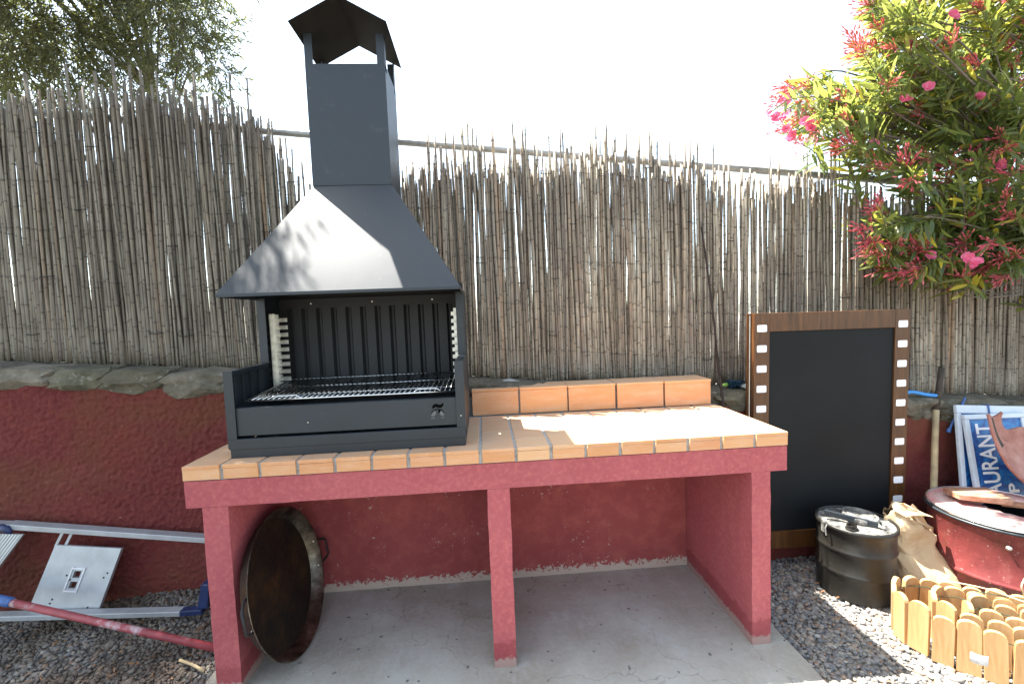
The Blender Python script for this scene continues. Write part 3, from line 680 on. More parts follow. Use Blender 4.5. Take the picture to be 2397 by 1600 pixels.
# local frame: z = pan normal (into +x world), x = along world y, y = up
nrm = Vector((math.cos(TH), -.026, math.sin(TH))).normalized(); upv = Vector((-math.sin(TH), 0, math.cos(TH))); upv = (upv - nrm * upv.dot(nrm)).normalized(); rx = upv.cross(nrm)
mm = Matrix((rx, upv, nrm)).transposed().to_4x4(); pan.rotation_euler = mm.to_euler()
rp = .306
pb = MB(); pb.lathe([(.001, -.053), (.12, -.0535), (.262, -.052), (.270, -.048)], 72, 0); pb.lathe([(.270, -.048), (.301, -.002), (rp, 0.0), (rp + .002, -.002)], 72, 1)
pb.lathe([(rp + .002, -.002), (.303, -.005), (.273, -.051), (.264, -.0555), (.001, -.0565)], 72, 0)
o = pb.obj('pan_body', ['pan_iron', 'pan_wall'], pan, smooth=True)
for ang in (-8, 172):
    a = R(ang); e = Vector((math.cos(a), math.sin(a), 0)); t_ = Vector((-math.sin(a), math.cos(a), 0)); r0 = .302
    pts = [e * (r0 - .012) + t_ * .062 + Vector((0, 0, -.014)), e * (r0 + .006) + t_ * .060 + Vector((0, 0, -.010)), e * (r0 + .045) + t_ * .046 + Vector((0, 0, .004)), e * (r0 + .058) + t_ * .036 + Vector((0, 0, .008)),
           e * (r0 + .058) - t_ * .036 + Vector((0, 0, .008)), e * (r0 + .045) - t_ * .046 + Vector((0, 0, .004)), e * (r0 + .006) - t_ * .060 + Vector((0, 0, -.010)), e * (r0 - .012) - t_ * .062 + Vector((0, 0, -.014))]
    MB().tube(pts, .0052, 8).obj('handle', 'wire', pan, True)
    for s_ in (-.5, .5):
        q = e * .288 + t_ * .060 * s_ * 2 + Vector((0, 0, -.018)); MB().lathe([(.006, 0), (.005, .003), (.0, .005)], 10).obj('rivet', 'zinc', pan, True, loc=q)

# ================================================================== chalkboard with film-strip frame
cb = empty('chalkboard', (2.995, .56, .095), 'tall blackboard in a varnished wooden frame with white film strip holes, leaning by the wall', 'sign board')
cb.rotation_euler = (R(.5), R(.5), 0)
cw_, ch_ = .862, 1.285
def cbp(mb_, name, mat, **k): return mb_.obj(name, mat, cb, **k)
xl, xr = -.436, .436
def rail(name, x0, x1, z0, z1, y0=-.030, y1=-.003):
    mb_ = MB(); mb_.box(x0, x1, y0, y1, z0, z1); return cbp(mb_, name, 'brown_varnish', bevel=.002)
fl_ = rail('frame_stile', xl, xl + .085, 0, ch_); fr_ = rail('frame_stile', xr - .085, xr, 0, ch_)
rail('frame_rail', xl + .0855, xr - .0855, ch_ - .098, ch_ - .001); rail('frame_rail', xl + .0855, xr - .0855, 0.001, .098)
bd = MB(); bd.box(xl + .0856, xr - .0856, -.021, -.006, .0985, ch_ - .0985); cbp(bd, 'blackboard_panel', 'blackboard', bevel=.0005)
for x, st in ((xl + .042, fl_), (xr - .042, fr_)):
    for i in range(12):
        z_ = ch_ - .080 - i * .107; wv, hv, r_ = .027, .0185, .006
        if z_ < .03: continue
        pts = []
        for sx, sz, a0 in ((1, 1, 0), (-1, 1, 90), (-1, -1, 180), (1, -1, 270)):
            for q in range(4): a = R(a0 + q * 30); pts.append((x + sx * (wv - r_) + r_ * math.cos(a), z_ + sz * (hv - r_) + r_ * math.sin(a)))
        MB().prism(pts, -.0308, -.0295, 'y').obj('film_hole', 'white_print', st)
rear = MB(); rear.box(xl - .012, xr - .012, .004, .022, .0, ch_ - .002); cbp(rear, 'rear_leaf', 'brown_varnish', bevel=.002)
hg = MB(); hg.tube([(xl - .006, .0, .05), (xl - .006, .0, ch_ - .01)], .003, 6); cbp(hg, 'hinge', 'zinc')

# ================================================================== steel rod and garden pole
def curve_tube(pts, rad, n=8, sub=6):
    P = [Vector(p) for p in pts]; out = []
    for i in range(len(P) - 1):
        p0, p1, p2, p3 = P[max(i - 1, 0)], P[i], P[i + 1], P[min(i + 2, len(P) - 1)]
        for j in range(sub):
            t_ = j / sub; out.append(.5 * ((2 * p1) + (p2 - p0) * t_ + (2 * p0 - 5 * p1 + 4 * p2 - p3) * t_ * t_ + (3 * p1 - p0 - 3 * p2 + p3) * t_ ** 3))
    out.append(P[-1]); return out
o = MB().tube(curve_tube([(2.421, .775, 1.885), (2.437, .74, 1.62), (2.449, .70, 1.34), (2.447, .66, 1.12), (2.436, .60, .95), (2.43, .585, .82), (2.425, .57, .02)], 0), [.0055 if i < 18 else .0075 for i in range(37)], 8).obj('steel_rod', 'rod_rust', None, True)
tag(o, 'thin bent dark rod leaning on the canes beside the counter', 'rod')
pr_ = empty('garden_pole', (3.50, .44, 0), 'long pale wooden pole with a charred upper end, leaning between blackboard and blue sign', 'pole')
MB().tube([(0, 0, 0), (.05, .04, .27), (.137, .118, .60), (.175, .15, .80)], [.0165, .0165, .0155, .0150], 12).obj('shaft', 'rake_wood', pr_, True)
MB().tube([(.175, .15, .80), (.205, .165, .90), (.237, .18, 1.035)], [.0152, .0150, .0138], 12).obj('charred_end', 'charred', pr_, True)

# ================================================================== blue signs
def signboard(loc, rot, label, text, W_, H_=.86, top=.045):
    s_ = empty('advert_sign', loc, label, 'sign', None, rot); b_ = .026
    mb_ = MB(); mb_.box(b_, W_ - b_, -.006, .0, -H_ + b_, -b_); mb_.obj('panel', 'sign_blue', s_)
    for x0, x1, z0_, z1_ in ((0, W_, -top, 0), (0, W_, -H_, -H_ + b_), (0, b_, -H_ + b_ + .001, -top - .0005), (W_ - b_, W_, -H_ + b_ + .001, -top - .0005)):
        q = MB(); q.box(x0, x1, -.014, .006, z0_, z1_); q.obj('frame_bar', 'sign_frame', s_, bevel=.004, seg=3)
    if text:
        for body, size, tx, tz, ln in (('RESTAURANT', .133, .154, -.640, .584), ('P', .080, .252, -.425, .048)):
            cu = bpy.data.curves.new('lettering', 'FONT'); cu.body = body; cu.size = size; cu.extrude = .0004; cu.space_character = 1.03; cu.offset = .0022
            ob = bpy.data.objects.new('tmp', cu); C.objects.link(ob); dg = bpy.context.evaluated_depsgraph_get(); me = bpy.data.meshes.new_from_object(ob.evaluated_get(dg)); bpy.data.objects.remove(ob)
            me.materials.clear(); me.materials.append(M['white_print']); lo = link(bpy.data.objects.new('lettering', me), s_)
            wd = max(v.co.x for v in me.vertices) - min(v.co.x for v in me.vertices); lo.scale = (ln / wd, 1, 1)
            lo.rotation_euler = (R(90), R(-90), 0); lo.location = (tx, -.0068, tz)
    else:
        st = MB(); st.tube([(.185, -.018, .004), (.19, -.017, -.048), (.185, .010, -.05), (.183, .010, .004)], .005, 6, closed=True); st.obj('tie_strap', 'blue_sleeve', s_)
    return s_
signboard((3.755, .525, .782), (R(-11), R(1.0), 0), 'blue restaurant sign in a white frame, standing on its side behind the red drum', True, .36, .82, .026)
signboard((3.742, .555, .832), (R(-9), R(4.0), 0), 'second blue sign with a broad pale top bar, just behind the lettered one', False, .60)

# ================================================================== black drum with things on its lid
dr = empty('black_drum', (2.952, .309, 0), 'small black steel drum with two ribs and a dusty lid, in front of the blackboard', 'drum')
prof = [(.150, 0), (.160, .004), (.1595, .010)]
for zc in (.125, .235): prof += [(.1595, zc - .016), (.163, zc - .008), (.1655, zc), (.163, zc + .008), (.1595, zc + .016)]
prof += [(.1595, .325), (.163, .330)]
MB().lathe(prof, 64, cap0=True).obj('drum_body', 'drum_black', dr, True, autosmooth=60)
MB().lathe([(.163, .328), (.1675, .330), (.1675, .347), (.163, .351), (.157, .349), (.155, .341)], 64).obj('clamp_ring', 'drum_black', dr, True)
MB().lathe([(.155, .3405), (.12, .3415), (.10, .344), (.001, .3445)], 48).obj('lid', 'drum_lid', dr, True)
q = MB(); q.box(-.170, -.161, -.01, .012, .30, .35); q.tube([(-.165, -.02, .345), (-.176, -.025, .33), (-.176, -.03, .295)], .004, 6); q.obj('clamp_lever', 'drum_lid', dr, bevel=.002)
for x, y in ((-.085, -.075), (.075, .055)):
    q = MB(); q.lathe([(.026, .342), (.026, .349), (.0215, .350), (.0215, .364), (.0175, .364), (.0175, .350)], 24); q.lathe([(.0175, .351), (.0, .351)], 24, 1); q.obj('bung', ['drum_black', 'black_inside'], dr, True, loc=(x, y, 0), autosmooth=40)
st = empty('stove_plate', (2.952, .315, .346), 'black round iron disc with a long flat bar, lying on the small black drum', 'iron plate', rot=(0, R(5), R(-38)))
MB().lathe([(.001, .0), (.074, .0), (.077, .004), (.077, .024), (.073, .028), (.060, .027), (.058, .030), (.03, .029), (.0, .029)], 40).obj('disc', 'drum_lid', st, True, autosmooth=45, loc=(.02, .015, .003))
q = MB(); q.box(-.125, .085, -.058, -.044, .006, .034); q.obj('bar', 'black_paint', st, bevel=.002)
q = MB(); q.tube([(.085, -.051, .02), (.10, -.053, .014), (.112, -.05, .010)], .006, 8); q.tube([(.09, -.06, .018), (.09, -.03, .018)], .0045, 8); q.obj('bolt', 'zinc', st, True)

# ================================================================== paper bag
def paperbag():
    g = empty('paper_bag', (3.245, .30, 0), 'crumpled brown paper sack standing between the black drum and the red drum', 'bag', rot=(0, 0, R(6)))
    n_, mz = 48, 30; vs = []; fs = []
    for j in range(mz + 1):
        v = j / mz; z = .40 * v
        w_, d_ = .138 - .012 * v, .080 * (1 - .45 * max(0, v - .5) * 2)
        for i in range(n_):
            a = 2 * PI * i / n_; c, s_ = math.cos(a), math.sin(a); e = .42
            x = w_ * math.copysign(abs(c) ** e, c); y = d_ * math.copysign(abs(s_) ** e, s_)
            p = Vector((x, y, z)); am = .011 + .028 * v ** 1.5
            n1 = noise.noise_vector(p * 9 + Vector((1, 2, 3))); n2 = noise.noise_vector(p * 21)
            n1 = Vector([abs(q) ** .7 * (1 if q > 0 else -1) for q in n1])
            p += am * n1 * 1.2 + am * .45 * n2
            if v > .78: k_ = (v - .78) / .22; p.x = p.x * (1 - .35 * k_) - .055 * k_; p.z -= .05 * k_ * (1 + math.sin(a * 2 + 1)) * .5; p.y *= 1 - .5 * k_
            p.y += .28 * min(v, .5) - .11; vs.append(p)
    for j in range(mz):
        for i in range(n_): fs.append((j * n_ + i, j * n_ + (i + 1) % n_, (j + 1) * n_ + (i + 1) % n_, (j + 1) * n_ + i))
    mb_ = MB(); mb_.add(vs, fs); mb_.f.append(tuple(range(n_))[::-1]); mb_.mi.append(0); o = mb_.obj('sack', 'kraft_paper', g)
    dm = o.modifiers.new('dec', 'DECIMATE'); dm.ratio = .42; so = o.modifiers.new('solid', 'SOLIDIFY'); so.thickness = .0008
    # rolled-over mouth flap
    fm = MB(); vs = []; fs = []
    for i in range(15):
        a = -1.2 + 4.2 * i / 14; r_ = .050 + .006 * math.sin(i * 2.1)
        for j in range(7):
            v = j / 6; p = Vector((-.075 + r_ * math.cos(a) * 1.0 + .15 * v * (.4 + .3 * math.sin(i)), -.035 + .04 - .05 * v + .02 * math.sin(i * 1.3), .375 + r_ * math.sin(a) - .05 * v)); p += .008 * noise.noise_vector(p * 25); vs.append(p)
    for i in range(14):
        for j in range(6): a = i * 7 + j; fs.append((a, a + 7, a + 8, a + 1))
    fm.add(vs, fs); o = fm.obj('folded_mouth', 'kraft_paper', g); o.modifiers.new('solid', 'SOLIDIFY').thickness = .0008
paperbag()

# ================================================================== red drum with plank and broken curved piece
rd = empty('red_drum', (3.625, .215, 0), 'wide rusty red drum with a black rim at the right edge', 'drum')
MB().lathe([(.262, 0), (.272, .01), (.272, .12), (.277, .128), (.281, .136), (.277, .144), (.272, .152), (.272, .372), (.277, .380)], 80, cap0=True).obj('drum_body', 'drum_red', rd, True, autosmooth=60)
q = MB(); q.tube([(.279 * math.cos(a), .279 * math.sin(a), .384) for a in [i * 2 * PI / 80 for i in range(80)]], .0065, 8, closed=True); q.obj('rim', 'black_paint', rd, True)
q = MB(); q.tube([(.2765 * math.cos(a), .2765 * math.sin(a), .398) for a in [i * 2 * PI / 80 for i in range(80)]], .005, 8, closed=True); q.obj('rim', 'chrome', rd, True)
q = MB(); q.lathe([(.272, .397), (.262, .403)], 80); vs = []; n_ = 80
for i in range(n_):
    a_ = 2 * PI * i / n_; hr = .105 + .012 * math.sin(a_ * 3 + 1) + .006 * math.sin(a_ * 11); hx, hy = .055 + hr * math.cos(a_) * 1.15, -.005 + hr * math.sin(a_) * .85
    ox, oy = .262 * math.cos(a_), .262 * math.sin(a_); vs += [(ox, oy, .403), ((ox + hx) / 2, (oy + hy) / 2, .404 + .003 * math.sin(a_ * 4)), (hx, hy, .401), (hx, hy, .395)]
q.add(vs, [(i * 4 + k_, ((i + 1) % n_) * 4 + k_, ((i + 1) % n_) * 4 + k_ + 1, i * 4 + k_ + 1) for i in range(n_) for k_ in range(3)])
q.lathe([(.2705, .396), (.270, .02), (.0, .02)], 48, 1); q.obj('lid_flange', ['drum_red_top', 'black_inside'], rd, True)
q = MB(); q.lathe([(.011, 0), (.010, .004), (.005, .005), (.0045, .010), (.0, .011)], 14); o = q.obj('bung_bolt', 'zinc', rd, True); a_ = R(222); o.location = (.271 * math.cos(a_), .271 * math.sin(a_), .315); o.rotation_euler = (0, R(90), a_)
def plank(loc, rot, sx, sy, sz, label, cutpts=None):
    q = MB(); q.prism(cutpts or [(-sx / 2, -sy / 2), (sx / 2, -sy / 2), (sx / 2, sy / 2), (-sx / 2, sy / 2)], -sz / 2, sz / 2)
    o = q.obj('plank', 'plank_wood', None, bevel=.002); o.location = loc; o.rotation_euler = rot; tag(o, label, 'plank')
plank((3.58, .29, .437), (R(-3), R(2), 0), .27, .13, .026, 'short weathered plank lying across the opening of the red drum', [(-.085, .093), (-.115, -.012), (.045, -.112), (.075, -.095), (.135, .074)])
plank((3.70, .165, .428), (R(3), R(-3), R(-38)), .20, .045, .014, 'narrow light brown board end to the right of the larger plank on the drum')
# broken curved clay piece
q = MB(); vs = []; fs = []; mi_ = []; nu, nv = 40, 26
Le = curve_tube([(3.662, .35, .828), (3.670, .33, .72), (3.69, .31, .63), (3.73, .28, .54), (3.80, .24, .46), (3.90, .20, .405)], 0, sub=8)
Re = curve_tube([(3.74, .35, .835), (3.80, .37, .80), (3.90, .39, .75), (4.02, .39, .67), (4.12, .38, .56), (4.20, .36, .45)], 0, sub=8)
for i in range(nu + 1):
    for j in range(nv + 1):
        u, v = i / nu, j / nv; vv = v * (1 - .30 * abs(math.sin(u * 7.5)) * (u < .85)) if v > .5 else v
        p = Le[i].lerp(Re[i], vv) + Vector((.02, .035, -.05)) * 4 * vv * (1 - vv) * (.45 + .55 * u); vs.append(p + .0025 * noise.noise_vector(p * 12))
for i in range(nu):
    for j in range(nv):
        a = i * (nv + 1) + j; fs.append((a, a + nv + 1, a + nv + 2, a + 1)); mi_.append(1 if (.03 < (i + .5) / nu < .36 and .10 < (j + .5) / nv < .30) else 0)
q.add(vs, fs); q.mi = mi_; o = q.obj('broken_clay_piece', ['rusty_clay', 'charred'], None, True); o.location = (.035, 0, 0); so = o.modifiers.new('solid', 'SOLIDIFY'); so.thickness = .014; so.offset = 0
tag(o, 'large curved pinkish clay piece with a broken edge leaning in front of the blue sign', 'clay piece')
# grey metal stake at the right edge
q = MB(); q.box(-.016, .016, -.003, .003, 0, .42); q.box(-.016, -.012, .003, .02, 0, .42); o = q.obj('metal_stake', 'galvanised', None, bevel=.001); o.location = (3.30, -.115, 0); o.rotation_euler = (R(-4), R(14), R(-20)); tag(o, 'pale grey metal stake rising at the right edge in front of the red drum', 'stake')

# ================================================================== rolled wooden edging
roll = empty('log_edging', (3.135, -.16, 0), 'rolled up lawn edging of short round topped pine boards on the gravel', 'garden edging')
e1 = Vector((.75, -.66, 0)).normalized(); e2 = Vector((.66, .75, 0)).normalized()
def board_mesh(w_, h_, t_):
    pts = [(-w_ / 2, 0), (w_ / 2, 0), (w_ / 2, h_ - w_ * .38)]
    for i in range(1, 8): a = PI * i / 8; pts.append((w_ / 2 * math.cos(a), h_ - w_ * .38 + w_ * .38 * math.sin(a)))
    pts.append((-w_ / 2, h_ - w_ * .38)); q = MB(); q.prism(pts, -t_ / 2, t_ / 2, 'y'); return q.mesh('board', 'edging_wood')
bms = [board_mesh(.064, .198, .017), board_mesh(.066, .205, .018), board_mesh(.062, .192, .016)]
loops = [(Vector((2.965, -.045, 0)), .150, .55), (Vector((3.03, -.085, 0)), .098, .50), (Vector((3.07, -.12, 0)), .052, .40)]
path = []
def stadium(c0, r_, Ls, s):                         # s along: back row right to left, round the end, front row to the right
    if s < Ls: return c0 + e1 * (Ls - s) + e2 * r_, -e1
    s -= Ls
    if s < PI * r_: a = s / r_; return c0 + e2 * r_ * math.cos(a) - e1 * r_ * math.sin(a), (-e1 * math.cos(a) - e2 * math.sin(a))
    s -= PI * r_; return c0 + e1 * s - e2 * r_, e1
for li, (c0, r_, Ls) in enumerate(loops):
    s = random.uniform(.0, .04); tot = 2 * Ls + PI * r_; wires = []
    while s < tot:
        p, d = stadium(c0, r_, Ls, s); p = p + e2 * .012 * math.sin(s * 9 + li * 2)
        o = link(bpy.data.objects.new('board', random.choice(bms)), roll); o.location = (p.x - 3.1, p.y + .14, random.uniform(-.006, .004)); o.rotation_euler = (random.gauss(0, .02), random.gauss(0, .022), math.atan2(d.y, d.x) + random.gauss(0, .05))
        wires.append(p); s += .0715 if li < 2 else .075
    sgn = Vector((0, 0, 1))
    for hz in (.05, .155):
        q = MB(); nW = []
        for i in range(len(wires)):
            dd = (wires[min(i + 1, len(wires) - 1)] - wires[max(i - 1, 0)]).normalized(); nn = Vector((-dd.y, dd.x, 0)); nW.append(Vector((wires[i].x - 3.1, wires[i].y + .14, hz)) + nn * .0115)
        q.tube(nW, .0016, 5); q.obj('green_wire', 'green_wire', roll)
q = MB(); q.tube([(.11, -.09, .16), (.05, -.04, .205), (.10, -.11, .14), (.16, -.15, .20), (.24, -.20, .175)], .0018, 5); q.tube([(.02, .10, .20), (.14, .0, .215), (.26, -.10, .20), (.33, -.15, .19)], .0018, 5); q.obj('green_wire', 'green_wire', roll)
vs = []
q = MB()
for i in range(7):
    u = i / 6; P0 = Vector((2.868, -.232, 0)).lerp(Vector((2.905, -.262, 0)), u) + Vector((-.004, -.006, 0)) * math.sin(u * PI)
    vs += [(P0.x - 3.1 - .008, P0.y + .14 - .012, .085), (P0.x - 3.1 - .008, P0.y + .14 - .012, .122)]
q.add(vs, [(2 * i, 2 * i + 2, 2 * i + 3, 2 * i + 1) for i in range(6)]); o = q.obj('price_sticker', 'label_grey', roll, True); o.modifiers.new('solid', 'SOLIDIFY').thickness = .0006
st = empty('dry_stalk', (3.135, -.12, .17), 'pale dry forked stalk lying across the top of the rolled edging', 'stalk')
MB().tube(curve_tube([(-.04, .14, .035), (.05, .04, .05), (.12, -.04, .04), (.20, -.10, .04), (.30, -.17, .02)], 0), .0030, 6).obj('stem', 'dry_stalk', st, True)
MB().tube(curve_tube([(.12, -.04, .04), (.09, -.05, .09), (.085, -.05, .125), (.13, -.04, .17)], 0), .0028, 6).obj('side_stem', 'dry_stalk', st, True)

# ================================================================== things along the wall top
q = MB().tube(curve_tube([(3.50, .62, .898), (3.56, .615, .902), (3.64, .61, .884), (3.70, .60, .876)], 0), .0105, 10); o = q.obj('blue_hose', 'hose_blue', None, True); tag(o, 'short length of bright blue hose lying on the stone wall top', 'hose')
q = MB().tube(curve_tube([(3.735, .575, .672), (3.765, .575, .735), (3.80, .575, .790), (3.86, .60, .86)], 0), [.0105] * 3 + [.006] * 16, 8); o = q.obj('hanging_blue_rope', 'blue_sleeve', None, True); tag(o, 'thin grey blue rope hanging behind the corner of the blue sign', 'rope')
bo = empty('crushed_bottle', (2.57, .70, .985), 'crushed dark blue bottle with a green neck on the wall top left of the blackboard', 'bottle', rot=(0, R(90), R(10)))
q = MB(); q.lathe([(.0, -.05), (.024, -.048), (.026, -.02), (.020, .0), (.026, .02), (.022, .045), (.010, .055)], 14)
q.v = [tuple(Vector(v) + .007 * noise.noise_vector(Vector(v) * 45)) for v in q.v]; q.obj('bottle_body', 'dark_glass', bo)
MB().tube([(0, 0, -.055), (.0, 0, -.075), (.004, 0, -.10)], [.011, .010, .004], 8).obj('neck', 'green_cap', bo, True)
bm = bmesh.new(); bmesh.ops.create_icosphere(bm, subdivisions=3, radius=.034)
for v in bm.verts: v.co = Vector((v.co.x * 1.3, v.co.y, v.co.z * .62)) + .012 * noise.noise_vector(v.co * 25)
o = bm_obj(bm, 'pebble', 'rock_grey', None, True); o.location = (2.625, .66, .972); tag(o, 'smooth pale grey stone on the wall top next to the blackboard', 'stone')

# ================================================================== ladder, platform plate and painter's pole at the left
ld = empty('step_ladder', (-.75, .5, 0), 'aluminium step ladder lying on its side against the red wall', 'ladder')
def lp(mb_, name, mat, **k): o = mb_.obj(name, mat, ld, **k); o.location = (.75, -.5, 0); return o
def beam(p0, p1, w_, h_):
    p0, p1 = Vector(p0), Vector(p1); d = (p1 - p0).normalized(); s_ = Vector((0, 1, 0)); s_ = (s_ - d * s_.dot(d)).normalized(); u = d.cross(s_)
    q = MB(); vs = [p + a * s_ * w_ / 2 + b * u * h_ / 2 for p in (p0, p1) for a, b in ((-1, -1), (1, -1), (1, 1), (-1, 1))]
    q.add(vs, [(0, 1, 2, 3), (4, 7, 6, 5), (0, 4, 5, 1), (1, 5, 6, 2), (2, 6, 7, 3), (3, 7, 4, 0)]); return q
lp(beam((-1.185, .545, .503), (-.02, .545, .330), .05, .026), 'rail', 'aluminium', bevel=.003)
lp(beam((-1.9, .42, .165), (-.335, .42, .078), .045, .024), 'rail', 'aluminium', bevel=.003)
lp(beam((-1.6, .545, .545), (-1.19, .545, .500), .05, .026), 'rail', 'aluminium', bevel=.003)
lp(MB().tube([(-1.205, .52, .505), (-1.17, .515, .495), (-1.15, .51, .475)], [.016, .018, .008], 8), 'hinge', 'blue_plastic', smooth=True)
q = MB(); c0 = Vector((-.36, .5, .030))
q.box(-.345, -.235, .400, .440, .064, .090); q.prism([(-.255, .0962), (-.205, .0962), (-.19, .215), (-.228, .215)], .396, .444, 'y'); lp(q, 'rubber_foot', 'blue_plastic', bevel=.004)
# ribbed tread at the far left: a thin inclined slab with ridges
tr = MB(); a0, a1 = Vector((-1.215, .515, .478)), Vector((-1.42, .44, .17)); d = (a1 - a0).normalized(); wv = Vector((1, .0, -.10)).normalized(); nn = d.cross(wv).normalized()
if nn.y > 0: nn = -nn
def slab(c0, c1, w0, w1, t0, t1):
    vs = [c + wv * a + nn * b for c in (c0, c1) for a, b in ((w0, t0), (w1, t0), (w1, t1), (w0, t1))]
    tr.add(vs, [(0, 1, 2, 3), (4, 7, 6, 5), (0, 4, 5, 1), (1, 5, 6, 2), (2, 6, 7, 3), (3, 7, 4, 0)])
slab(a0, a1, -.02, .125, 0, .012)
for i in range(10): slab(a0, a1, -.018 + i * .0142, -.011 + i * .0142, .0121, .0155)
lp(tr, 'tread', 'aluminium_tread', bevel=0)
# folding platform plate hanging from the upper rail
A, B_, Cc, Dd = Vector((-.955, .515, .402)), Vector((-.655, .515, .362)), Vector((-.742, .452, .078)), Vector((-1.050, .452, .115))
nn = (B_ - A).cross(Dd - A).normalized(); nn = nn if nn.y < 0 else -nn
def pq(u, v): return A.lerp(B_, u).lerp(Dd.lerp(Cc, u), v)
us = [0, .425, .475, .50, .535, .56, 1]; vsn = [0, .355, .385, .47, .50, .59, .615, 1]
nu_, nv_ = 24, 24; holes = [(.43, .36, .56, .50), (.43, .56, .56, .69)]
US = sorted(set([i / nu_ for i in range(nu_ + 1)] + [.44, .54])); VS = sorted(set([i / nv_ for i in range(nv_ + 1)] + [.37, .47, .53, .63]))
q = MB(); vs = [pq(u, v) for u in US for v in VS]; fs = []
for i in range(len(US) - 1):
    for j in range(len(VS) - 1):
        uu, vv = (US[i] + US[i + 1]) / 2, (VS[j] + VS[j + 1]) / 2
        if .44 < uu < .54 and (.37 < vv < .47 or .53 < vv < .63): continue
        a = i * len(VS) + j; fs.append((a, a + 1, a + len(VS) + 1, a + len(VS)))
q.add(vs, fs); o = lp(q, 'platform_plate', 'aluminium'); so = o.modifiers.new('solid', 'SOLIDIFY'); so.thickness = .016; so.offset = 0; b = o.modifiers.new('bevel', 'BEVEL'); b.width = .004; b.segments = 2; b.limit_method = 'ANGLE'
q = MB()
for (u, v) in ((.49, .33), (.49, .67), (.40, .5), (.58, .5)):
    p = pq(u, v) + nn * .009; du = (pq(1, v) - pq(0, v)).normalized(); dv = (pq(u, 1) - pq(u, 0)).normalized()
    a_, b_2 = (.030, .003) if u == .49 else (.003, .058)
    if u != .49: a_, b_2 = .003, .058
    vs = [p + du * s1 * a_ + dv * s2 * b_2 + nn * t_ for t_ in (0, .003) for s1, s2 in ((-1, -1), (1, -1), (1, 1), (-1, 1))]
    q.add(vs, [(0, 3, 2, 1), (4, 5, 6, 7), (0, 1, 5, 4), (1, 2, 6, 5), (2, 3, 7, 6), (3, 0, 4, 7)])
lp(q, 'hole_trim', 'label_grey')
for u, v in ((.35, .44), (.40, .66), (.28, .80), (.27, .86), (.83, .90), (.93, .38), (.90, .45), (.42, .50)): p = pq(u, v) + nn * .0082; lp(MB().tube([p, p + nn * .0008], .0045, 8), 'drill_hole', 'black_inside')
for x in (-.93, -.885): lp(beam((x, .53, .462), (x - .035, .522, .392), .006, .012), 'link', 'aluminium')

pp = empty('painters_pole', (-.6, .34, .1), 'red paint spattered pole with a blue collar lying in front of the ladder', 'pole')
P0 = Vector((-1.9, .46, .422)); P1 = Vector((.03, .20, .012))
L_ = lambda t_: tuple(P0.lerp(P1, t_) - Vector((-.6, .34, .1)))
MB().tube([L_(.0), L_(.44)], .0125, 12).obj('inner_tube', 'aluminium', pp, True); MB().tube([L_(.44), L_(1)], .0155, 12).obj('outer_tube', 'pole_paint', pp, True)
MB().tube([L_(.415), L_(.42), L_(.46), L_(.466)], [.018, .0205, .0205, .018], 12).obj('collar', 'blue_sleeve', pp, True)
q = MB().tube([(-.20, .185, .012), (-.13, .15, .016), (-.055, .11, .012)], .006, 8); o = q.obj('fallen_cane', 'rake_wood', None, True); tag(o, 'short broken piece of cane on the gravel at the foot of the left upright', 'stick')
q = MB().tube([(-.36, .33, .035), (-.33, .36, .04), (-.28, .372, .035)], .0045, 6); o = q.obj('twig', 'charred', None, True); tag(o, 'short brown twig on the heap of gravel under the ladder rail', 'twig')
for i in range(0): pass

# ================================================================== leaves
def leaf_quad(length, width, curl, fold=.25, k=4):
    """one lance-shaped leaf along +Y, folded along its midrib: verts, faces (quads -> 3 columns)"""
    V = []; F = []
    for i in range(k + 1):
        t_ = i / k; w_ = width * .5 * (math.sin(PI * min(1, .10 + t_ * .9)) ** .8) if 0 < i < k else width * .06
        z = -curl * length * t_ * t_; V += [(-w_, t_ * length, z + fold * w_), (0, t_ * length, z), (w_, t_ * length, z + fold * w_)]
    for i in range(k):
        a = i * 3; F += [(a, a + 1, a + 4, a + 3), (a + 1, a + 2, a + 5, a + 4)]
    return np.array(V), np.array(F)
def frames(D, roll):
    D = D / np.linalg.norm(D, axis=1, keepdims=True); ref = np.where(np.abs(D[:, 2:3]) > .93, np.array([[1., 0, 0]]), np.array([[0, 0, 1.]]))
    X = np.cross(D, ref); X /= np.linalg.norm(X, axis=1, keepdims=True); Z = np.cross(X, D)
    c, s = np.cos(roll)[:, None], np.sin(roll)[:, None]; X2 = X * c + Z * s; Z2 = -X * s + Z * c
    return X2, D, Z2
def instance(V, F, P, D, roll, scale):
    X, Y, Z = frames(D, roll); n = len(P); sc_ = scale[:, None, None]
    W = (V[None, :, 0:1] * X[:, None] + V[None, :, 1:2] * Y[:, None] + V[None, :, 2:3] * Z[:, None]) * sc_ + P[:, None]
    FF = F[None] + (np.arange(n) * len(V))[:, None, None]; return W.reshape(-1, 3), FF.reshape(-1, F.shape[1])
def unit(v): return v / np.linalg.norm(v, axis=-1, keepdims=True)

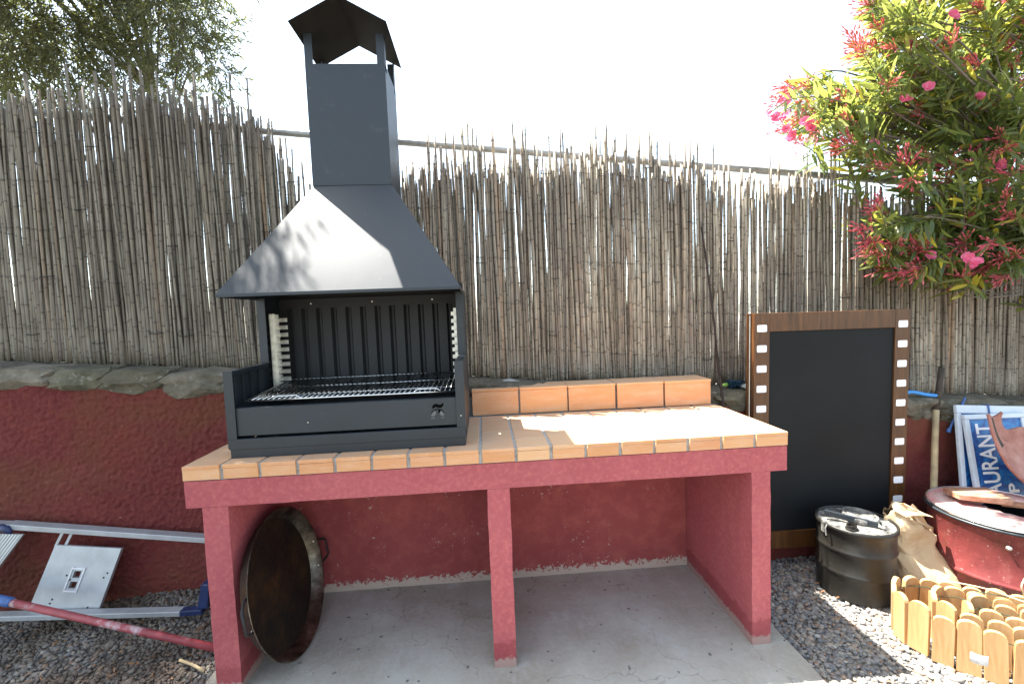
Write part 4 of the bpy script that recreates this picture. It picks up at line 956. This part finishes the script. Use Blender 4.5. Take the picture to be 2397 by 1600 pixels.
# ---------------- oleander: shoot tips of the bush (x, y, z, at the outside?)
SHOOTS = [(3.96,0.72,1.94,0),(3.98,0.55,1.6,1),(4.35,0.55,2.05,0),(3.26,0.75,2.31,1),(4.41,0.88,3.05,0),(4.36,0.54,2.22,0),(4.26,0.49,1.96,0),(3.24,0.51,2.8,1),(3.99,0.81,3.27,0),(3.56,0.9,2.79,1),(3.65,0.7,2.67,0),(4.4,0.99,3.3,0),(4.24,0.63,3.12,0),(3.54,0.45,3.0,0),(3.58,0.87,2.38,0),(3.93,0.71,1.63,1),(3.66,0.6,2.63,0),(4.67,0.97,3.16,0),(3.76,0.54,1.83,0),(3.57,1.0,2.57,0),(3.75,0.84,2.44,0),(3.6,0.65,2.69,0),(3.26,0.99,2.71,0),(3.26,0.58,2.97,1),(4.21,0.66,1.7,0),(4.17,0.65,2.0,0),(3.42,0.87,2.46,0),(4.37,0.97,2.85,0),(3.66,0.43,2.13,0),(3.89,0.81,2.84,0),(3.6,0.67,1.81,0),(4.14,0.68,1.78,0),(4.24,0.57,1.99,0),(3.95,0.91,3.05,0),(4.73,0.84,2.44,0),(4.33,0.87,3.02,0),(3.74,0.6,2.05,0),(3.83,0.39,2.03,0),(3.13,0.8,2.51,0),(3.91,0.69,3.12,0),(3.24,0.47,2.1,1),(3.08,0.49,2.42,0),(3.93,0.74,3.07,0),(3.64,0.98,2.32,1),(4.42,0.79,2.53,0),(3.5,0.77,3.0,0),(3.72,0.6,1.55,1),(3.15,0.42,1.66,1),(3.72,0.61,2.13,0),(4.95,0.95,2.67,0),(4.19,0.99,2.93,0),(3.58,0.6,2.46,0),(3.72,0.78,3.05,0),(3.75,0.87,2.8,0),(4.13,0.58,3.09,0),(4.62,0.69,2.71,0),(4.15,0.85,2.23,0),(3.24,0.61,2.28,1),(3.3,0.69,2.31,1),(3.14,0.39,1.88,1),(3.44,0.95,2.55,0),(4.29,0.75,2.5,0),(4.11,0.71,2.13,0),(3.68,0.91,2.65,0),(4.46,0.82,3.18,0),(3.73,0.87,2.81,0),(3.69,0.61,2.33,0),(4.24,0.64,1.83,0),(4.3,0.91,3.27,0),(3.6,0.78,2.98,0),(3.22,0.45,2.91,0),(3.54,0.43,1.88,0),(3.62,0.77,2.71,0),(3.37,0.4,1.58,1),(4.15,0.79,3.0,0),(3.61,0.6,1.64,1),(3.13,0.57,2.23,1),(3.92,0.5,2.25,0),(3.31,0.85,2.65,0),(4.09,0.81,3.13,0),(4.11,0.93,2.93,0),(3.83,0.88,2.75,0),(3.91,0.6,1.78,0),(3.33,0.61,2.76,1),(3.83,0.64,2.59,0),(3.97,0.69,1.82,0),(3.78,0.75,2.22,0),(3.87,0.48,2.43,0),(3.5,0.55,1.88,0),(3.42,0.51,2.91,0),(3.01,0.64,2.55,0),(3.29,0.7,2.81,1),(3.38,0.62,1.6,1),(3.57,0.62,1.58,1),(3.91,0.54,2.83,0),(3.11,0.98,2.67,1),(3.42,0.69,2.68,0),(3.92,0.56,2.84,0),(3.84,0.54,1.57,1),(3.9,0.45,2.4,0),(3.48,0.47,2.5,0),(3.44,0.47,1.59,1),(2.68,0.46,2.43,1),(3.14,0.6,2.48,0),(4.51,0.65,2.87,0),(3.63,0.6,2.99,0),(4.29,0.54,2.13,0),(3.6,0.64,2.22,0),(3.7,0.49,1.92,0),(3.32,0.42,1.75,0),(3.48,0.87,3.16,1),(2.96,0.76,2.51,1),(3.85,0.54,3.0,0),(3.09,0.48,2.47,0),(3.69,0.86,2.76,0),(3.76,0.65,1.67,1),(4.04,0.89,2.54,0),(3.93,0.63,1.55,1),(3.23,0.46,2.83,0),(3.73,0.46,2.59,0),(3.87,0.44,2.17,0),(3.33,0.6,1.73,1),(3.13,0.63,2.46,0),(3.41,0.76,3.22,1),(3.88,0.83,3.0,0),(3.32,0.42,1.58,1),(3.59,0.68,2.46,0),(4.26,0.73,1.59,1),(4.07,0.89,3.15,0),(3.81,0.99,3.31,0),(3.42,0.46,1.67,0),(3.31,0.75,2.89,1),(3.24,0.51,1.89,1),(4.01,0.43,1.7,0),(4.09,0.67,1.65,1),(3.97,0.38,2.04,0),(3.53,0.53,2.16,0),(3.22,0.44,2.54,0),(3.33,0.7,2.56,0),(4.42,0.99,2.66,0),(4.16,0.57,1.59,1),(4.4,0.81,2.65,0),(3.47,0.47,2.6,0),(2.96,0.76,2.64,1),(4.22,0.71,1.98,0),(3.95,0.63,1.55,1),(4.18,0.57,1.91,0),(4.49,0.73,2.82,0),(3.42,0.65,3.15,0),(4.1,0.42,1.6,1),(4.21,0.83,2.31,0),(3.26,0.49,1.67,1),(4.66,0.86,3.02,0),(3.76,0.64,1.78,0),(3.56,0.73,2.5,0),(3.68,0.53,2.79,0),(3.81,0.64,2.09,0),(3.02,0.9,2.48,1),(4.7,0.79,2.71,0),(4.78,0.91,2.94,0),(3.46,0.53,2.92,0),(4.08,0.64,1.79,0),(3.62,0.42,1.53,1),(3.56,0.81,2.48,0),(4.08,0.65,3.03,0),(3.54,0.49,2.47,0),(4.0,0.82,2.63,0),(3.39,0.41,1.54,1),(3.85,0.42,1.91,0),(3.8,0.85,2.68,0),(3.47,0.49,1.97,0),(3.11,0.4,1.72,1),(3.64,0.81,2.86,0),(3.15,0.99,2.52,1),(4.05,0.96,2.67,0),(3.07,0.89,2.7,1),(3.29,0.56,3.07,1),(3.63,0.72,2.57,0),(4.33,0.52,1.98,0),(4.3,0.76,2.49,0),(4.05,0.39,2.01,0),(4.49,0.93,2.6,0),(4.62,0.66,1.89,0),(3.16,0.59,2.37,0),(3.78,0.52,2.88,0),(3.54,0.64,3.03,0),(3.7,0.86,2.84,0),(3.33,0.57,1.87,1),(3.45,0.7,2.58,0),(3.1,0.57,2.21,1),(3.62,0.55,1.93,0),(4.26,0.87,3.31,0),(3.61,0.77,2.38,0),(3.9,0.44,2.93,0),(3.21,0.43,2.49,0),(3.4,0.8,2.49,0),(4.69,0.83,2.64,0),(4.08,0.65,2.29,0),(4.78,0.9,2.8,0),(3.02,0.71,2.62,1),(3.78,0.68,2.84,0),(3.64,0.98,3.14,1),(4.22,0.68,1.93,0),(4.02,0.79,2.59,0),(4.17,0.52,2.38,0),(3.81,0.43,2.16,0),(3.58,0.59,1.7,0),(3.93,0.72,2.17,0),(3.73,0.46,2.88,0),(3.32,0.41,2.02,1),(3.92,0.65,1.75,0),(3.45,0.44,1.64,1),(3.37,0.67,3.04,1),(3.62,0.43,2.02,0),(3.6,0.48,1.62,1),(3.93,0.94,2.39,0),(3.76,0.66,2.07,0),(3.44,0.94,2.72,0),(3.93,0.66,1.55,1),(3.45,0.79,3.08,1),(4.8,0.84,2.62,0),(3.16,0.61,2.48,0),(4.37,0.92,2.61,0),(3.91,0.42,1.63,1),(3.26,0.44,2.67,0),(3.56,0.48,2.6,0),(3.56,0.55,1.59,1),(2.8,0.47,2.22,1),(3.51,0.98,2.38,1),(3.56,0.72,2.86,0),(4.84,0.95,2.67,0),(3.12,0.43,1.79,1),(3.88,0.95,2.57,0),(3.7,0.58,2.31,0),(4.13,0.69,2.77,0),(3.94,0.5,2.11,0),(4.47,1.0,3.23,0),(2.98,0.78,2.49,1),(4.07,0.48,2.79,0),(3.75,0.63,2.74,0),(3.47,0.79,2.24,1),(3.45,0.48,1.69,0),(3.23,0.53,1.7,1),(4.22,0.72,1.96,0),(4.24,0.91,2.58,0),(4.19,0.84,2.7,0),(3.67,0.67,1.99,0),(2.83,0.42,2.27,1),(3.87,0.4,1.82,0),(3.53,0.49,2.31,0),(4.48,0.8,2.86,0),(3.67,0.54,1.9,0),(3.6,0.86,2.25,1),(2.94,0.67,2.43,1),(3.93,0.43,2.29,0),(4.14,0.6,1.87,0),(3.74,0.39,1.7,0),(3.32,0.63,2.99,1),(3.73,0.97,3.09,0),(3.46,0.66,2.43,0),(4.12,0.63,2.0,0),(4.17,0.67,1.7,0),(3.82,0.54,1.67,0),(4.23,0.73,2.9,0),(3.66,0.5,2.5,0),(2.86,0.48,2.4,0),(3.86,0.67,1.91,0),(3.48,0.57,1.62,1),(3.05,0.68,2.48,0),(4.08,0.55,2.98,0),(3.74,0.47,2.12,0),(4.01,0.61,2.47,0),(4.04,0.72,3.01,0),(3.69,0.68,2.4,0),(3.69,0.81,3.15,0),(3.83,0.92,3.18,0),(3.37,0.46,1.69,0),(3.46,0.9,2.87,1),(3.7,0.71,2.63,0),(3.8,0.53,2.11,0),(3.18,0.93,2.57,0),(3.38,0.77,2.62,0),(3.82,0.68,2.89,0),(3.85,0.48,2.98,0),(3.83,0.41,1.62,1),(4.04,0.8,2.78,0),(3.15,0.82,2.71,1),(3.62,0.6,1.74,0),(3.47,0.72,1.88,1),(3.23,0.43,1.71,1),(3.9,0.48,1.91,0),(3.29,0.96,2.63,0),(3.58,0.78,2.82,0),(3.36,0.48,2.1,1),(3.99,0.71,2.8,0),(4.11,0.94,2.44,0),(4.11,0.62,2.64,0),(4.18,0.96,3.09,0),(3.04,0.45,2.23,1),(4.21,0.69,2.82,0),(3.11,0.46,2.65,1),(4.12,0.66,1.61,1),(3.55,0.6,3.1,0),(4.4,0.71,1.73,0),(3.85,0.75,2.58,0),(3.06,0.49,2.35,0),(3.56,0.59,1.76,0),(3.27,0.6,2.5,0),(3.71,0.49,1.71,0),(3.53,0.42,2.66,0),(3.17,0.54,2.73,1),(3.87,0.58,2.17,0),(4.43,0.95,3.01,0),(4.09,0.69,1.95,0),(3.65,0.45,1.96,0),(3.4,0.47,2.2,0),(4.14,0.7,2.62,0),(3.62,0.58,1.76,0),(3.65,0.48,2.03,0),(3.73,0.79,2.22,1),(3.04,0.74,2.48,0),(3.19,0.58,3.06,1),(3.25,0.95,2.65,0),(3.0,0.82,2.68,1),(3.74,0.55,3.06,0),(3.57,0.7,2.77,0),(3.76,0.81,3.02,0),(4.15,0.73,2.41,0),(3.85,0.4,1.53,1),(4.13,0.78,2.62,0)]
ole = empty('oleander_bush', (4.75, .62, 0), 'big flowering oleander with pink blossoms and red buds hanging over the cane fence', 'shrub')
OB = np.array([4.75, .62, 0.0])
branches = MB(); LP = []; LD = []; LR = []; LS = []; clusters = []
main = [((4.75, .62, -.02), (4.7, .62, .9), (4.3, .64, 1.75)), ((4.75, .62, -.02), (4.8, .66, 1.1), (4.35, .72, 2.4)), ((4.80, .60, -.02), (4.9, .60, 1.2), (4.55, .68, 3.0)), ((4.85, .65, -.02), (5.0, .8, 1.3), (4.9, .9, 2.8))]
hubs = []
for a_, b_, c_ in main:
    pts = curve_tube([a_, b_, c_], 0, sub=8); MB().tube([tuple(Vector(p) - Vector(OB)) for p in pts], [.028 - .0009 * i for i in range(len(pts))], 8).obj('trunk', 'bark', ole, True); hubs.append(Vector(c_)); hubs.append(Vector(pts[-5]))
extra = []
for i in range(210):                                  # inner and outer shoots beyond the visible edge, so that the bush is whole
    extra.append((random.uniform(3.7, 5.8), random.uniform(.3, 1.5), random.uniform(1.35, 3.5), 0))
for (x, y, z, ed) in SHOOTS + extra:
    T = Vector((x, y, z)); hb = min(hubs, key=lambda h: (h - T).length) ; inw = (hb - T)
    dist = inw.length; inw = inw.normalized()
    dirv = (-inw + Vector((random.gauss(0, .28), random.gauss(-.12, .25), random.gauss(.10, .30)))).normalized()
    ln = random.uniform(.26, .42); Bs = T - dirv * ln + Vector((0, 0, -.02)); mid = (T + Bs) / 2 + Vector((0, 0, .02))
    p_ = [Bs + inw * min(.35, dist * .5) + Vector((0, 0, -.05)), Bs, mid, T]; branches.tube([tuple(q - Vector(OB)) for q in curve_tube(p_, 0, sub=3)], [.0055, .005, .0046, .0042, .0038, .0034, .003, .0026, .0022, .002], 5)
    nl = random.randint(18, 31)
    for k_ in range(nl):
        t_ = k_ / nl; pos = Bs.lerp(T, .12 + .86 * t_); a = k_ * 2.1 + random.uniform(-.3, .3)
        o1 = dirv.orthogonal().normalized(); o2 = dirv.cross(o1); out = math.cos(a) * o1 + math.sin(a) * o2
        dd = (dirv * random.uniform(.55, 1.1) + out * random.uniform(.5, .95) + Vector((0, 0, -.10)))
        LP.append(tuple(pos)); LD.append(tuple(dd)); LR.append(random.gauss(0, .8)); LS.append(random.uniform(.60, 1.2) * (1 - .35 * t_ ** 3))
    pr_c = .9 if (ed or (z < 1.75 and x < 3.9)) else .42
    if random.random() < pr_c: clusters.append((T, dirv))
o = branches.obj('twigs', 'bark', ole, True); o['kind'] = 'stuff'
LP = np.array(LP); LD = np.array(LD); LR = np.array(LR); LS = np.array(LS)
lv, lf = leaf_quad(.132, .0205, .22)
camp = np.array([1.15, -1.71, 1.43]); dist = np.linalg.norm(LP - camp, axis=1)
vis = (LP[:, 0] < 3.9) & (LP[:, 1] < .75); idx = np.argsort(np.where(vis, dist - .4 * LS, 99))[:300]; mask = np.ones(len(LP), bool); mask[idx] = False
V_, F_ = instance(lv, lf, LP[mask] - OB, LD[mask], LR[mask], LS[mask])
me = np_mesh('foliage', V_, F_, 'oleander_leaf'); o = link(bpy.data.objects.new('foliage', me), ole); o['kind'] = 'stuff'
me = np_mesh('leaf', lv, lf, 'oleander_leaf'); X_, Y_, Z_ = frames(LD[idx], LR[idx])
for i, ii in enumerate(idx):
    o = link(bpy.data.objects.new('leaf', me), ole); mt = Matrix((X_[i], Y_[i], Z_[i])).transposed().to_4x4(); s_ = float(LS[ii]); mt = mt @ Matrix.Diagonal((s_, s_, s_, 1)); mt.translation = Vector(LP[ii] - OB); o.matrix_local = mt
def cluster_mesh(seed):
    rr = random.Random(seed); q = MB()
    for i in range(rr.randint(12, 20)):
        a = rr.uniform(0, 6.28); e = rr.uniform(.1, .95); d = Vector((math.sin(e) * math.cos(a), math.cos(e), math.sin(e) * math.sin(a))); l_ = rr.uniform(.035, .085)
        st_ = Vector((0, rr.uniform(-.02, .02), 0)); p1 = st_ + d * l_; q.tube([st_, st_ + d * l_ * .5 + Vector((0, 0, -.003)), p1], [.0009, .0008, .0012], 3)
        q.tube([p1, p1 + d * .007, p1 + d * .016, p1 + d * .024], [.0012, .0036, .0034, .0008], 5)
        if rr.random() < .5: p2 = st_ + d * l_ * .6; d2 = (d + Vector((rr.gauss(0, .5), 0, rr.gauss(0, .5)))).normalized(); q.tube([p2, p2 + d2 * .02, p2 + d2 * .030, p2 + d2 * .038], [.0009, .0030, .0026, .0006], 4)
    return q.mesh('bud_cluster', 'bud', True)
cms = [cluster_mesh(i) for i in range(7)]
if len(clusters) > 290: clusters = clusters[:290]
for T, d in clusters:
    o = link(bpy.data.objects.new('bud_cluster', random.choice(cms)), ole); X2, Y2, Z2 = frames(np.array([list(d)]), np.array([random.uniform(0, 6)])); mt = Matrix((X2[0], Y2[0], Z2[0])).transposed().to_4x4(); s_ = random.uniform(.75, 1.15); mt = mt @ Matrix.Diagonal((s_, s_, s_, 1)); mt.translation = T - Vector(OB); o.matrix_local = mt
def flower_mesh(seed):
    rr = random.Random(seed); q = MB()
    for ring_, (n_, r_, tilt) in enumerate(((5, .024, .35), (5, .017, .8))):
        for i in range(n_):
            a = 2 * PI * (i + .5 * ring_) / n_ + rr.uniform(-.1, .1); ca, sa = math.cos(a), math.sin(a); pts = []
            for (u, v) in ((0, 0), (.45, -.34), (.85, -.42), (1.05, 0), (.85, .42), (.45, .34)):
                rad_ = u * r_ * math.cos(tilt * (1.1 - u * .5)); h_ = u * r_ * math.sin(tilt * (1.1 - u * .5)) + .002 * rr.random(); w_ = v * r_ * 1.15
                pts.append((rad_ * ca - w_ * sa, h_, rad_ * sa + w_ * ca))
            q.add(pts, [(0, 1, 2, 3), (0, 3, 4, 5)])
    q.tube([(0, -.02, 0), (0, -.008, 0), (0, .002, 0)], [.0012, .002, .004], 5); return q.mesh('flower', 'petal')
fms = [flower_mesh(i) for i in range(4)]
FL = [(3.45, .47, 2.492), (3.623, .39, 1.597), (2.751, .59, 2.436), (2.88, .57, 2.386), (3.407, .52, 2.724), (2.787, .57, 2.331), (3.34, .47, 2.457), (3.612, .47, 2.861), (3.754, .47, 2.464), (3.886, .47, 2.118), (3.455, .42, 1.635), (3.281, .57, 2.257), (2.765, .585, 2.41), (2.90, .56, 2.36), (2.80, .57, 2.30), (2.77, .57, 2.47), (3.64, .40, 1.585), (3.61, .385, 1.61)]
for p in FL:
    for k_ in range(2):
        o = link(bpy.data.objects.new('flower', random.choice(fms)), ole); d = np.array([[-.45 + random.gauss(0, .3), -.9, .2 + random.gauss(0, .3)]]); X2, Y2, Z2 = frames(d, np.array([random.uniform(0, 6)])); mt = Matrix((X2[0], Y2[0], Z2[0])).transposed().to_4x4(); s_ = random.uniform(.8, 1.15); mt = mt @ Matrix.Diagonal((s_, s_, s_, 1)); mt.translation = Vector(p) - Vector(OB) + Vector((random.gauss(0, .014), random.gauss(0, .01), random.gauss(0, .014))); o.matrix_local = mt

# ---------------- olive tree behind the fence, its crown extended overhead by unseen lobes that darken the left
olv = empty('olive_tree', (-2.3, 3.0, 0), 'olive tree with fine grey green leaves behind the left part of the cane fence, with added unseen crown lobes overhead', 'tree')
OO = Vector((-2.3, 3.0, 0))
lobes = [(-1.23, 2.3, 3.96, .40), (-1.25, 2.4, 3.67, .30), (-1.62, 2.5, 4.27, .5), (-1.36, 2.3, 4.55, .55), (-2.17, 2.2, 3.86, .45), (-2.48, 2.2, 3.66, .42), (-2.09, 2.4, 3.7, .28), (-2.41, 2.3, 4.33, .6), (-1.82, 2.3, 4.7, .6), (-3.04, 2.3, 3.96, .6), (-1.73, 2.6, 3.75, .35), (-3.01, 2.4, 3.42, .3), (-2.75, 2.3, 3.75, .4),
         (-1.08, .70, 4.25, .40), (-1.22, .78, 4.62, .43), (-1.02, .66, 4.05, .33), (-.98, .60, 3.85, .26), (-1.7, .3, 4.7, .6), (-2.4, -.2, 4.5, .7), (-1.5, -.4, 4.9, .6), (-2.2, -1.0, 4.8, .7), (-3.2, -.6, 4.4, .8),  (-1.1, 1.2, 4.45, .45), (-1.7, 1.0, 4.2, .55), (-2.3, 1.0, 4.2, .6), (-2.9, .9, 4.2, .6), (-2.0, 1.6, 4.6, .6), (-2.8, 1.6, 4.5, .7), (-1.25, 1.6, 4.75, .5), (-3.4, 1.4, 4.3, .7), (-1.75, .75, 4.9, .4), (-2.6, .5, 4.6, .5), (-3.3, .3, 4.4, .5)]  # overhead lobes out of view; the front ones added to darken the left
trunk = curve_tube([OO + Vector((0, 0, -.05)), OO + Vector((.1, .05, 1.2)), OO + Vector((.0, .25, 2.4)), OO + Vector((.15, .3, 3.8))], 0)
MB().tube([tuple(p - OO) for p in trunk], [.12 - .0042 * i for i in range(len(trunk))], 12).obj('trunk', 'olive_bark', olv, True)
PP = []; DD = []; tw = MB()
for (x, y, z, r_) in lobes:
    c = Vector((x, y, z)); s0 = trunk[-1].lerp(trunk[-8], random.random()) if y > 1.7 else trunk[-1]; limb = curve_tube([s0, s0.lerp(c, .5) + Vector((0, 0, -.10 if y > 1.7 else .6)), c], 0, sub=5)
    MB().tube([tuple(p - OO) for p in limb], [.012 * (1 - .08 * i) + .003 for i in range(len(limb))], 7).obj('limb', 'olive_bark', olv, True)
    nsp = int((310 if y > 1.7 else 290) * (r_ / .5) ** 2.2)
    for k_ in range(nsp):
        d = Vector((random.gauss(0, 1), random.gauss(0, 1), random.gauss(0, 1))).normalized(); rr = r_ * random.random() ** .42
        p0 = c + d * rr; dirv = (d + Vector((random.gauss(0, .5), random.gauss(0, .5), random.gauss(-.15, .5)))).normalized(); ln = random.uniform(.12, .26)
        tw.tube([tuple(p0 - OO), tuple(p0 + dirv * ln * .5 - OO), tuple(p0 + dirv * ln + Vector((0, 0, -.02)) - OO)], [.0022, .0016, .0010], 3, caps=False)
        nl = random.randint(9, 15)
        for q in range(nl):
            t_ = .1 + .9 * q / nl; o1 = dirv.orthogonal().normalized(); o2 = dirv.cross(o1); a = q * 1.57 + random.uniform(-.4, .4)
            PP.append(tuple(p0 + dirv * ln * t_)); DD.append(tuple(dirv * .8 + (math.cos(a) * o1 + math.sin(a) * o2) * .7 + Vector((0, 0, -.1))))
o = tw.obj('twigs', 'olive_bark', olv); o['kind'] = 'stuff'
PP = np.array(PP); DD = np.array(DD); n_ = len(PP); print('olive leaves', n_, 'oleander leaves', len(LP), 'clusters', len(clusters))
lv2, lf2 = leaf_quad(.058, .0115, .12, .2, 3)
V_, F_ = instance(lv2, lf2, PP - np.array(OO), DD, rng.randn(n_) * 1.2, .65 + .55 * rng.rand(n_))
o = link(bpy.data.objects.new('foliage', np_mesh('foliage', V_, F_, 'olive_leaf')), olv); o['kind'] = 'stuff'

# dead leaves and bits of bark scattered on the gravel at the left, a few on the right
n_ = 330; X = np.concatenate([-1.7 + 1.66 * rng.rand(270), 2.42 + 1.2 * rng.rand(60)]); Y = np.concatenate([.60 - .75 * rng.rand(270) ** 1.3, .58 - .8 * rng.rand(60)])
Zz = np.array([float(heap(np.array(a), np.array(b))) for a, b in zip(X, Y)]) + .006 + .008 * rng.rand(n_)
Dd = np.stack([rng.randn(n_), rng.randn(n_), .18 * rng.randn(n_)], 1); lv3, lf3 = leaf_quad(.042, .012, .3, .4, 3)
V_, F_ = instance(lv3, lf3, np.stack([X, Y, Zz], 1), Dd, rng.randn(n_) * .5, .3 + .5 * rng.rand(n_))
o = link(bpy.data.objects.new('leaf_litter', np_mesh('leaf_litter', V_, F_, 'dead_leaf'))); tag(o, 'dry brown leaves scattered over the gravel', 'leaf litter', kind='stuff')
